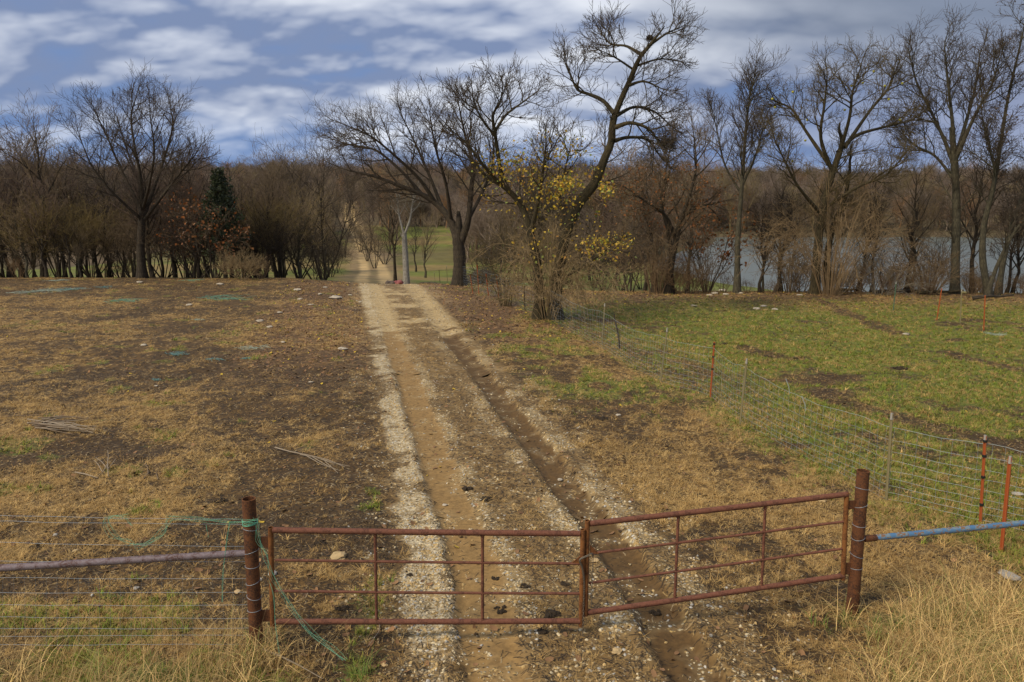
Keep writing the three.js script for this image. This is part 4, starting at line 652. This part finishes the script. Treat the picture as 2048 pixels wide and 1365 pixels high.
{ const b = onGround(1240, 699), t = atD(1228, 628, -b.z).sub(b), o = thing('wooden_stake', 'dark crooked stake leaning on the wire fence', 'stake', b.toArray()); part('stick', new Tubes().tube([V(0, -0.1, 0), t.clone().multiplyScalar(0.4).add(V(0.03, 0, 0)), t.clone().multiplyScalar(0.75), t], [0.03, 0.028, 0.024, 0.018], 7, true).geo(), wood, o); }
{
  const ctrl = [[9.6, 8.7], [7.9, 9.5], [6.95, 10.25], [5.95, 11.08], [4.92, 15.15], [4.84, 17.4], [3.95, 18.98], [3.0, 23.6], [1.7, 29.0], [0.6, 33], [-0.6, 36.6], [-1.9, 40], [-3.0, 43.4]], o = thing('woven_wire_fence', 'woven wire netting running along the green pasture to the twin-trunk tree', 'fence', [5.95, 0, -11.08]), r = rng(9), st = new Tubes();
  const path = []; for (let i = 0; i < ctrl.length - 1; i++) { const L = Math.hypot(ctrl[i + 1][0] - ctrl[i][0], ctrl[i + 1][1] - ctrl[i][1]), n = Math.max(2, Math.round(L / 0.17)); for (let k = 0; k < n; k++) { const t = k / n, x = mix(ctrl[i][0], ctrl[i + 1][0], t), D = mix(ctrl[i][1], ctrl[i + 1][1], t); path.push([x, D, Math.sin(t * Math.PI) * Math.min(1, L / 4)]); } }
  const hs = [0.03, 0.13, 0.24, 0.36, 0.5, 0.66, 0.82, 1.0, 1.2], at2 = (p, h, dx = 0) => V(p[0] - 5.95 + dx, H3(p[0], -p[1]) + h - p[2] * 0.09 * h, -p[1] + 11.08);
  hs.forEach((h, j) => { const pts = path.map((p, i) => at2(p, h + (vn(i * 0.3, j * 7) - 0.5) * 0.03)); part('line_wire', line(pts, j === 8 ? 0.0036 : 0.0027, 3), j === 8 ? mat('top_wire', 0.42, 0.5, 0.5, 0.45) : wire, o); });
  path.forEach((p, i) => { const pts = hs.filter((_, k) => k % 2 === 0).map(h => at2(p, h, (r() - 0.5) * 0.03)); st.tube(pts, pts.map(() => 0.002), 3); }); tag(part('stay_wires', st.geo(), wire, o), undefined, undefined, undefined, 'stuff');
  const T = new Tubes(); for (const [u, v] of [[1572, 770], [1604, 805]]) { const p = onGround(u - 5, v + 60); const a = atD(u, v - 12, -p.z).sub(V(5.95, 0, -11.08)), b = atD(u + 8, v + 18, -p.z).sub(V(5.95, 0, -11.08)); T.tube([a, a.clone().lerp(b, 0.5).add(V(0.02, 0, 0)), b], [0.008, 0.007, 0.004], 5); } part('tie_scrap', T.geo(), mat('plastic_tie', 0.45, 0.5, 0.5), o);
}
console.log('fences');

// ---------- stones, dung, sticks, scraps ----------
function lump(seed, rough, detail = 2) { const g = new THREE.IcosahedronGeometry(1, detail), p = g.attributes.position, v = V(0, 0, 0); for (let i = 0; i < p.count; i++) { v.fromBufferAttribute(p, i); const k = 1 + rough * (fbm(v.x * 1.7 + seed * 3.1 + 9, v.y * 1.7 + v.z * 1.3 + seed, 3) - 0.5) * 2; p.setXYZ(i, v.x * k, Math.max(v.y * k, -0.45), v.z * k); } g.computeVertexNormals(); return g; }
const stoneMats = [mat('tan_stone', 0.50, 0.36, 0.18), mat('white_stone', 0.46, 0.40, 0.31), mat('grey_stone', 0.40, 0.37, 0.32)];
function stone(label, u, v, w, h, m, seed, group) { const b = onGround(u, v + h * 0.4), k = -b.z / F, o = thing('stone', label, 'stone', [b.x, b.y + h * k * 0.25, b.z], group); const g = lump(seed, 0.5); part('rock', g, stoneMats[m], o); o.scale.set(w * k * 0.55, Math.max(h * k * 0.42, 0.015), w * k * 0.45); o.rotation.y = seed; return o; }
stone('large tan blocky stone lying behind the twine-post gate leaf', 678, 1110, 34, 17, 0, 1);
stone('broad white stone where the track reaches the crest', 672, 594, 26, 8, 1, 2);
stone('white stone in the bare field beside the track', 685, 697, 17, 6, 1, 3);
stone('tan stone on the track in front of the gate', 1234, 1302, 22, 11, 0, 4);
stone('long bleached stone in the grass below the blue pipe', 2020, 1151, 42, 12, 2, 5);
stone('pale stone just beyond the broad orange post', 2036, 987, 22, 8, 2, 6);
stone('pale flat stone on the soil between track and wire fence', 1237, 830, 12, 5, 1, 7);
for (const [u, v, w] of [[440, 568, 15], [594, 579, 13], [566, 684, 10], [539, 653, 13], [519, 641, 13], [621, 764, 9], [377, 610, 12], [621, 609, 10], [279, 564, 12], [287, 690, 12], [650, 575, 10], [640, 588, 9], [700, 590, 9], [600, 598, 10], [720, 604, 8], [312, 772, 7], [560, 625, 10]]) stone('small white stone scattered over the far bare field', u, v, w, w * 0.42, 1, u * 0.37, 'white stones in the bare field');
for (const [u, v, w] of [[1514, 617, 14], [1527, 612, 12], [1550, 618, 13], [1387, 611, 12], [1445, 580, 14], [1420, 590, 12], [1430, 586, 13], [1452, 588, 11], [1480, 586, 12], [1400, 582, 10], [1812, 668, 14], [1600, 590, 10]]) stone('flat pale stone at the far edge of the green pasture', u, v, w, w * 0.4, 1, u * 0.21, 'pale stones at the pasture edge');
for (const [u, v, w, m] of [[545, 1146, 18, 2], [475, 1183, 14, 0], [1190, 1120, 16, 0], [1040, 925, 12, 1], [1195, 1003, 10, 2], [1645, 1000, 18, 0], [890, 1010, 10, 1], [770, 1330, 12, 0], [1120, 960, 12, 1], [110, 1070, 10, 2], [272, 1177, 12, 2], [150, 1102, 10, 0], [520, 1160, 10, 1]]) stone('small loose stone near the gates and the track', u, v, w, w * 0.5, m, u * 0.13, 'loose stones near the gates');
const dungMat = mat('dung', 0.036, 0.024, 0.013, 1);
for (const [u, v, w, h] of [[935, 975, 26, 9], [972, 998, 30, 8], [1105, 1225, 44, 18], [1000, 1218, 34, 14], [1087, 1260, 36, 14], [1205, 837, 30, 7], [72, 1094, 34, 13], [640, 1086, 30, 12], [1050, 1172, 24, 8], [1130, 1168, 24, 9], [990, 1158, 20, 7], [820, 1150, 18, 7], [685, 1215, 34, 12], [1800, 736, 26, 6], [1536, 714, 20, 5], [1592, 716, 14, 5], [1450, 687, 16, 4], [870, 1005, 12, 5], [1080, 1280, 12, 6], [440, 1003, 30, 8], [1440, 1165, 18, 8], [1310, 1225, 26, 10]]) {
  const b = onGround(u, v + h * 0.3), k = -b.z / F, o = thing('dung_pat', v > 860 ? 'dark crumbled dung lump on the ground near the gates' : 'dark dung pat on the ground around the wire fence', 'dung', [b.x, b.y, b.z], v > 860 ? 'dung near the gates' : 'dung around the wire fence');
  const gs = []; const r = rng(u); for (let i = 0; i < 14; i++) { const g = lump(u + i * 7, 0.9, 2), s = (i ? 0.06 + 0.13 * r() : 0.2) * w * k; g.scale(s, s * 0.7, s * 0.8); g.translate((r() - 0.5) * w * k * 0.7, s * 0.1, (r() - 0.5) * w * k * 0.7); gs.push(g); } part('lump', mergeGeometries(gs), dungMat, o);
}
const stickMat = mat('bleached_stick', 0.30, 0.24, 0.17), stickDark = mat('weathered_stick', 0.17, 0.12, 0.075);
function stick(P, r0, r1, m, parent, name = 'stick') { return part(name, new Tubes().tube(P, P.map((_, i) => mix(r0, r1, i / (P.length - 1))), 6, true).geo(), m, parent); }
function onG(u, v, lift = 0.015) { const p = onGround(u, v); p.y += lift; return p; }
{
  const r = rng(3), b = onG(120, 858), o = thing('stick_pile', 'pile of long bleached sticks on the bare field', 'sticks', b.toArray());
  for (let i = 0; i < 26; i++) { const u0 = 55 + r() * 40, v0 = 848 + r() * 14, u1 = 120 + r() * 75, v1 = 838 + r() * 36, A = onG(u0, v0, 0.03 + r() * 0.1), B = onG(u1, v1, 0.02 + r() * 0.12), M = A.clone().lerp(B, 0.5).add(V((r() - 0.5) * 0.1, 0.05 * r(), (r() - 0.5) * 0.12)); stick([A, M, B].map(p => p.sub(b)), 0.012 + r() * 0.008, 0.005, r() < 0.7 ? stickMat : stickDark, o); }
  stick([onG(-40, 842), onG(30, 834), onG(95, 832), onG(185, 838)].map(p => p.sub(b)), 0.016, 0.006, stickDark, o);
}
function twigThing(label, px, more, m = stickMat, rr = 0.014) { const b = onG(...px[0]), o = thing('dead_branch', label, 'branch', b.toArray()); stick(px.map(([u, v, l = 0.02]) => onG(u, v, l).sub(b)), rr, rr * 0.35, m, o, 'stem'); more.forEach(q => stick(q.map(([u, v, l = 0.02]) => onG(u, v, l).sub(b)), rr * 0.6, rr * 0.25, m, o, 'twig')); }
twigThing('long thin dead branch with a twiggy end on the bare field', [[550, 899, 0.03], [580, 910, 0.05], [620, 919, 0.06], [655, 926, 0.05], [690, 938]], [[[610, 916, 0.05], [640, 930], [660, 938]], [[625, 920, 0.05], [655, 935], [680, 945]], [[640, 923, 0.05], [665, 928], [700, 936]], [[600, 914, 0.04], [635, 922, 0.05], [670, 932]], [[650, 926], [668, 942], [676, 950]]]);
twigThing('pale forked dead branch on the bare field near the fence', [[150, 948, 0.02], [170, 954, 0.04], [195, 961, 0.04], [207, 950, 0.06], [216, 938, 0.1]], [[[214, 945, 0.06], [205, 938, 0.12], [192, 928, 0.12]], [[214, 945, 0.06], [218, 930, 0.16], [217, 922, 0.2]], [[205, 950, 0.05], [196, 940, 0.1], [188, 934, 0.12]], [[216, 956], [216, 942, 0.1], [222, 934, 0.1]], [[216, 944, 0.05], [232, 930, 0.1], [236, 924]]]);
twigThing('short curved stick lying beside a second one on the bare field', [[288, 961], [296, 950], [295, 938], [290, 928]], [[[295, 938], [286, 931]]], stickDark, 0.013);
twigThing('thin bent stick beside the short curved stick on the bare field', [[316, 962], [312, 950], [318, 940]], [], stickDark, 0.011);
twigThing('long pale stick lying at the foot of the twine-wrapped post', [[525, 1306, 0.04], [560, 1322, 0.05], [600, 1340, 0.04], [645, 1362, 0.02]], [], stickMat, 0.012);
twigThing('thin pale twig on the track below the gate', [[760, 1250, 0.02], [758, 1270, 0.03], [735, 1300]], [[[750, 1280], [722, 1290]]], stickMat, 0.007);
twigThing('small curved twig on the centre strip of the track', [[867, 763], [871, 768], [880, 771]], [], stickMat, 0.012);
// scraps of net wrap
const netMats = [mat('pale_net', 0.36, 0.44, 0.36), mat('teal_net', 0.15, 0.29, 0.28), mat('green_net', 0.16, 0.34, 0.24)];
for (const [u, v, w, m, n] of [[432, 597, 100, 2, 46], [70, 583, 120, 0, 40], [132, 580, 60, 1, 26], [240, 602, 80, 2, 34], [110, 562, 50, 0, 20], [345, 710, 44, 1, 26], [392, 642, 26, 0, 16], [500, 698, 70, 0, 18], [490, 719, 22, 1, 16], [375, 562, 50, 2, 22], [310, 763, 22, 1, 14], [420, 722, 50, 1, 12], [200, 575, 50, 1, 14], [1985, 671, 46, 0, 26]]) {
  const b = onG(u, v), k = -b.z / F, r = rng(u), T = new Tubes(), o = thing('net_scrap', u > 1200 ? 'pale net scrap lying on the green pasture' : ['pale net scrap lying on the bare field', 'teal net scrap lying on the bare field', 'green net scrap lying on the bare field'][m], 'net', b.toArray(), u > 1200 ? undefined : ['pale', 'teal', 'green'][m] + ' net scraps on the bare field');
  for (let i = 0; i < n; i++) { let x = (r() + r() - 1) * w * k * 0.5, z = (r() + r() - 1) * w * k * 0.35, a = (r() - 0.5) * 1.4; const pts = []; for (let q = 0; q < 7; q++) { pts.push(V(x, H3(b.x + x, b.z + z) - b.y + 0.01 + 0.05 * r(), z)); x += Math.cos(a) * w * k * 0.06; z += Math.sin(a) * w * k * 0.06; a += (r() - 0.5) * 1.2; } T.tube(pts, pts.map(() => 0.004 + 0.004 * r()), 3); }
  part('strands', T.geo(), netMats[m], o);
}
{ // red heap, brush heap, log in the meadow
  const p = V((795 - 1024) / F * 60, 0, -60); p.y = H3(p.x, p.z); const D = 60, r = rng(17);
  const b = atD(796, 550, 56); b.y = H3(b.x, b.z); const o = thing('scrap_heap', 'faded red scrap heaped beside the white-barked tree', 'heap', b.toArray()); const g = lump(3, 0.7); g.scale(0.36, 0.2, 0.3); g.translate(0, 0.2, 0); part('cloth', g, mat('faded_red', 0.30, 0.10, 0.10), o); const g2 = lump(8, 0.7); g2.scale(0.45, 0.2, 0.4); g2.translate(-0.6, 0.15, 0.1); part('rubble', g2, mat('rubble', 0.12, 0.09, 0.07), o);
  const q = V((968 - 1024) / F * 56, 0, -56); q.y = H3(q.x, q.z); const h = thing('brush_pile', 'dark heap of cut brush behind the arching tree', 'brush', q.toArray()), T = new Tubes(); for (let i = 0; i < 240; i++) { const x = (r() + r() - 1) * 2.2, y = r() * 1.4 * (1 - Math.abs(x) / 2.4), z = (r() - 0.5) * 1.6, a = (r() - 0.5) * 0.9, L = 0.6 + r(); T.tube([V(x - L / 2, y - a * L / 2, z), V(x + L / 2, y + a * L / 2, z + (r() - 0.5) * 0.5)], [0.025, 0.012], 4); } part('cut_branches', T.geo(), mat('cut_brush', 0.07, 0.06, 0.048), h);
  const l = V((862 - 1024) / F * 58, 0, -58); l.y = H3(l.x, l.z) + 0.12; const lo = thing('log', 'pale log lying in the meadow beyond the fence', 'log', l.toArray()); part('log', new Tubes().tube([V(-0.9, 0.05, 0), V(0, 0.1, 0.05), V(0.9, -0.02, 0.15)], [0.1, 0.12, 0.08], 8, true).geo(), barkGrey, lo);
  const f = onGround(1430, 590); const lg = thing('log', 'dark rotten log lying under the trees at the pasture edge', 'log', f.toArray()); part('log', new Tubes().tube([V(-0.5, 0.12, 0), V(0, 0.16, 0.1), V(0.45, 0.1, 0.1)], [0.12, 0.13, 0.09], 9, true).geo(), barkDark, lg); lg.position.copy(onGround(1336, 583));
  for (const [u, v, w, m] of [[1690, 586, 70, barkOlive], [1800, 588, 110, barkDark], [1880, 590, 90, barkOlive], [1985, 600, 80, barkDark]]) { const c = onGround(u, v), k = -c.z / F * w; const o2 = thing('log', 'fallen limb lying along the foot of the pond bank trees', 'log', c.toArray(), 'fallen limbs along the pond bank'); part('limb', new Tubes().tube(smooth([V(-k / 2, 0.08, 0), V(-k * 0.2, 0.2, 0.2), V(k * 0.2, 0.15, -0.1), V(k / 2, 0.25, 0.1)], 10), Array.from({ length: 11 }, (_, i) => 0.1 - i * 0.006), 8, true).geo(), m, o2); }
  // nests
  for (const [u, v, s, D2, l2] of [[1336, 288, 0.34, 30.6, 'dark ball of twigs lodged at the end of a drooping limb'], [1300, 76, 0.13, 29.8, 'small clump of twigs high in the gnarled tree']]) { const c = atD(u, v, D2), n = thing('nest', l2, 'nest', c.toArray()), T2 = new Tubes(); for (let i = 0; i < 260; i++) { const d = V(r() - 0.5, (r() - 0.5) * 0.7, r() - 0.5).normalize().multiplyScalar(s * Math.cbrt(r())), e = V(r() - 0.5, (r() - 0.5) * 0.6, r() - 0.5).multiplyScalar(s * 1.1); T2.tube([d.clone().sub(e), d, d.clone().add(e)], [0.004, 0.007, 0.004], 3); } part('twigs', T2.geo(), twigDark, n); }
}
console.log('things');

// ---------- grass, gravel, leaves: what nobody could count ----------
function tuft(seed, n, l0, l1, w, flat, segs) {
  const r = rng(seed), p = [], ix = [], nn = [];
  for (let b = 0; b < n; b++) {
    const a = r() * 6.283, L = l0 + (l1 - l0) * r(), e0 = mix(1.35, 0.15, flat * (0.5 + 0.5 * r())), bend = mix(0.8, 2.2, r()) * (flat > 0.5 ? 0.3 : 1), ox = (r() - 0.5) * l1 * 0.5, oz = (r() - 0.5) * l1 * 0.5, k0 = p.length / 3, tw = a + 1.57 + (r() - 0.5); let x = ox, y = -0.005, z = oz, e = e0, aa = a;
    for (let i = 0; i <= segs; i++) { const ww = w * (1 - 0.85 * i / segs) * 0.5; p.push(x + Math.cos(tw) * ww, y, z + Math.sin(tw) * ww, x - Math.cos(tw) * ww, y, z - Math.sin(tw) * ww); const ny = Math.cos(e) + 0.35, nl = Math.hypot(ny, Math.sin(e)); for (let q = 0; q < 2; q++) nn.push(-Math.cos(aa) * Math.sin(e) / nl, ny / nl, -Math.sin(aa) * Math.sin(e) / nl); if (i < segs) { const k = k0 + i * 2; ix.push(k, k + 2, k + 1, k + 1, k + 2, k + 3); } x += Math.cos(aa) * Math.cos(e) * L / segs; z += Math.sin(aa) * Math.cos(e) * L / segs; y = Math.max(0.004, y + Math.sin(e) * L / segs); e -= bend / segs; aa += (r() - 0.5) * 0.5; }
  }
  const g = new THREE.BufferGeometry(); g.setAttribute('position', new THREE.Float32BufferAttribute(p, 3)); g.setAttribute('normal', new THREE.Float32BufferAttribute(nn, 3)); g.setIndex(ix); return g;
}
const bladeMat = mat('grass_blade', 1, 1, 1, 0.85, { side: THREE.DoubleSide }), pebbleMat = mat('pebble', 1, 1, 1, 0.85), leafDry = mat('dry_leaf', 1, 1, 1, 0.9, { side: THREE.DoubleSide });
function scatter(name, label, category, geos, m, tries, seed, pick, D0 = 5.2, D1 = 48) {
  const r = rng(seed), lists = geos.map(() => []), d = new THREE.Object3D(), c = new THREE.Color();
  for (let i = 0; i < tries; i++) {
    const D = D0 * (D1 / D0) ** r(), x = (r() * 2 - 1) * (0.78 * D + 1.5), o = pick(x, D, r); if (!o) continue;
    d.position.set(x, height(x, D) + (o.y ?? 0), -D); d.rotation.set((r() - 0.5) * (o.tilt ?? 0.3), r() * 6.283, (r() - 0.5) * (o.tilt ?? 0.3)); d.scale.set(o.s, o.s * (o.sy ?? 1), o.s); d.updateMatrix(); lists[r() * geos.length | 0].push([d.matrix.clone(), o.c]);
  }
  lists.forEach((l, k) => { const M = new THREE.InstancedMesh(geos[k], m, l.length); l.forEach(([a, q], i) => { M.setMatrixAt(i, a); M.setColorAt(i, c.setRGB(...q)); }); M.name = numbered(name); M.castShadow = M.receiveShadow = true; tag(M, label, category, geos.length > 1 ? category + ' over the ground' : undefined, 'stuff'); scene.add(M); });
  console.log(name, lists.map(l => l.length).join(' '));
}
const tone = (r, a, b, v = 0.35) => { const t = r(), k = 1 - v + 2 * v * r(); return [0, 1, 2].map(i => mix(a[i], b[i], t) * k); };
const S1 = [0.62, 0.41, 0.15], S2 = [0.28, 0.16, 0.045], G1 = [0.16, 0.235, 0.016], G2 = [0.25, 0.235, 0.035];
scatter('dead_grass', 'short flattened dead grass over the bare field', 'grass', [tuft(1, 11, 0.04, 0.12, 0.0042, 0.75, 2), tuft(2, 9, 0.03, 0.09, 0.0042, 0.5, 2), tuft(3, 12, 0.05, 0.16, 0.0045, 0.9, 3)], bladeMat, 230000, 71, (x, D, r) => { const c = cover(x, D), q = r(); if (q > c.straw * 0.62 + 0.03 - (c.rl + c.rr)) return null; return { s: (0.6 + 0.7 * r()) * (1 + D * 0.012), c: tone(r, S1, S2) }; });
scatter('straw_tufts', 'pale dead grass tufts standing over the bare field', 'grass', [tuft(41, 26, 0.05, 0.17, 0.004, 0.35, 3), tuft(42, 22, 0.06, 0.2, 0.004, 0.6, 3)], bladeMat, 16000, 79, (x, D, r) => { const c = cover(x, D); if (c.road > 0.35 || r() > 0.12 + c.straw * 0.35 - c.mud * 0.1) return null; return { s: 0.5 + 0.9 * r() * r(), c: tone(r, [0.72, 0.5, 0.2], [0.42, 0.27, 0.09]) }; });
scatter('green_grass', 'short green grass of the pasture and verge', 'grass', [tuft(5, 12, 0.03, 0.1, 0.006, 0.35, 2), tuft(6, 10, 0.03, 0.08, 0.008, 0.6, 2)], bladeMat, 130000, 72, (x, D, r) => { const c = cover(x, D); if (r() > c.green * 0.9) return null; return { s: (0.6 + 0.8 * r()) * (1 + D * 0.012), c: r() < 0.84 ? tone(r, G1, G2) : tone(r, S1, S2) }; });
const peb = [0, 1, 2].map(k => { const g = new THREE.IcosahedronGeometry(1, 0), p = g.attributes.position; for (let i = 0; i < p.count; i++) { const x = p.getX(i), y = p.getY(i), z = p.getZ(i), q = 0.75 + 0.5 * vn(x * 2 + k * 9 + 20, y * 2 + z * 3 + 7); p.setXYZ(i, x * q, y * q * 0.6, z * q * 0.85); } g.computeVertexNormals(); return g; });
scatter('gravel', 'loose pale limestone gravel on the track', 'gravel', peb, pebbleMat, 260000, 73, (x, D, r) => { const s0 = roadS(x, D); if (s0 < -2.6 || s0 > 2.8) { if (r() > 0.012) return null; } const c = cover(x, D); if (r() > c.gravel * 0.9 + 0.02) return null; const t = r(), b = 0.6 + 0.6 * r(); return { s: 0.005 + 0.02 * r() ** 3 * (1 + D * 0.02), tilt: 3, c: t < 0.4 ? [0.60 * b, 0.50 * b, 0.32 * b] : t < 0.8 ? [0.50 * b, 0.35 * b, 0.15 * b] : [0.48 * b, 0.46 * b, 0.41 * b] }; });
scatter('soil_clods', 'dark soil clods over the bare field', 'soil', [lump(1, 0.7, 1), lump(2, 0.7, 1)], pebbleMat, 60000, 74, (x, D, r) => { const c = cover(x, D); if (c.road > 0.3 && r() > 0.06 || r() > 0.35 + c.mud - c.green * 0.5) return null; const k = 0.6 + 0.6 * r(); return { s: 0.008 + 0.024 * r() * r() * r(), tilt: 1, c: [0.065 * k, 0.037 * k, 0.012 * k] }; });
const leafG = [0, 1].map(k => { const g = new THREE.PlaneGeometry(1, 0.6, 3, 2).rotateX(-Math.PI / 2), p = g.attributes.position; for (let i = 0; i < p.count; i++) { const x = p.getX(i), z = p.getZ(i); p.setXYZ(i, x, 0.35 * x * x * (k ? 1 : -0.5) + 0.5 * z * z + 0.06, z * (1 - 1.6 * x * x)); } g.computeVertexNormals(); return g; });
scatter('fallen_leaves', 'fallen brown leaves beside the track and under the trees', 'leaves', leafG, leafDry, 110000, 75, (x, D, r) => { const c = cover(x, D); if (r() > c.litter * 0.9 + 0.015) return null; const t = r(); return { s: (0.045 + 0.05 * r()) * (1 + D * 0.006), tilt: 1.2, y: 0.005, c: t < (D < 16 ? 0.985 : 0.9) ? tone(r, [0.30, 0.165, 0.075], [0.16, 0.085, 0.04]) : [0.55, 0.38, 0.04] }; });
const tall = [tuft(11, 16, 0.35, 0.85, 0.007, 0.25, 6), tuft(12, 16, 0.3, 0.75, 0.006, 0.5, 6), tuft(13, 12, 0.4, 0.95, 0.006, 0.1, 6)];
scatter('tall_dry_grass', 'long bent straw-coloured grass at the gate posts and verges', 'grass', tall, bladeMat, 9000, 76, (x, D, r) => {
  const right = ss(0, 1.6, x - 2.7 - (D - 6) * 0.55 + (fbm(x * 0.9, D * 0.9, 2) - 0.5) * 1.6) * (1 - ss(7.5, 8.6, D + (x < 4.5 ? 0.5 : 0))), left = ss(0, 1.2, -1.85 - x + (fbm(x, D, 2) - 0.5)) * (1 - ss(6.2, 6.95, D)) * 0.12, pst = Math.exp(-(((x + 2.68) / 0.3) ** 2 + ((D - 6.95) / 0.2) ** 2)) + 0.3 * Math.exp(-(((x - 3.9) / 0.3) ** 2 + ((D - 7.7) / 0.2) ** 2));
  if (r() > Math.max(right * 0.8, left, pst)) return null; const g = r() < (right > 0.3 ? 0.2 : 0.12); return { s: (0.5 + 0.55 * r()), tilt: 0.4, c: g ? tone(r, [0.16, 0.2, 0.035], [0.26, 0.25, 0.07]) : tone(r, [0.85, 0.60, 0.24], [0.34, 0.20, 0.07], 0.45) };
}, 5.3, 8.8);
scatter('verge_grass', 'fresh green grass at the foot of the gate posts', 'grass', [tuft(21, 18, 0.08, 0.26, 0.006, 0.2, 4)], bladeMat, 9000, 77, (x, D, r) => { const n = fbm(x * 1.3 + 3, D * 1.3, 3), w = x > 3 ? ss(7.9, 7.2, D) * 0.7 * ss(3.1, 3.8, x - (D - 7) * 0.3) : x < -1.4 ? (1 - ss(6.5, 7.0, D)) * 0.8 : 0; if (r() > w * ss(0.42, 0.62, n)) return null; return { s: 0.5 + 0.7 * r(), c: tone(r, [0.11, 0.18, 0.022], [0.2, 0.21, 0.05]) }; }, 5.3, 8.8);
scatter('dry_stalks', 'tall wispy weed stalks along the wire by the gate post', 'grass', [tuft(31, 3, 0.5, 1.0, 0.006, 0.05, 5)], bladeMat, 1600, 78, (x, D, r) => { if (x > -1.9 || D > 7.0 || r() > 0.5) return null; return { s: 0.45 + 0.55 * r(), c: tone(r, [0.38, 0.27, 0.11], [0.26, 0.17, 0.08]) }; }, 5.5, 7.0);
// brush floor under the far trees
{ const g = multi(90, 1.5, 8, 0.9, { n: [5, 4, 3, 2], rmin: 0.006, seg: [4, 3, 2, 2, 2] }), geo = mergeGeometries([g.trunk.geo(), g.crown.geo()]);
  const r = rng(12), d = new THREE.Object3D(), L = [], c = new THREE.Color(); for (let i = 0; i < 900; i++) { const z = r(), D = z < 0.6 ? 48 + r() * 14 : 38.5 + r() * 5, x = z < 0.6 ? -(11 + r() * 38) : 7 + r() * 28; if (z < 0.6 && Math.abs(roadS(x, D)) < 3 || x > 0 && r() < 0.8 || x < 0 && r() < 0.96) continue; d.position.set(x, height(x, D) - 0.05, -D); d.rotation.y = r() * 6.28; d.scale.setScalar(0.4 + r() * 0.7); d.updateMatrix(); const k = 0.6 + r(); L.push([d.matrix.clone(), [k, k * 0.9, k * 0.8]]); }
  const M = new THREE.InstancedMesh(geo, twigBrown, L.length); L.forEach(([a, q], i) => { M.setMatrixAt(i, a); M.setColorAt(i, c.setRGB(...q)); }); M.name = 'undergrowth'; M.castShadow = M.receiveShadow = true; tag(M, 'low twiggy undergrowth beneath the rows of trees', 'undergrowth', undefined, 'stuff'); scene.add(M); }
renderer.render(scene, camera);
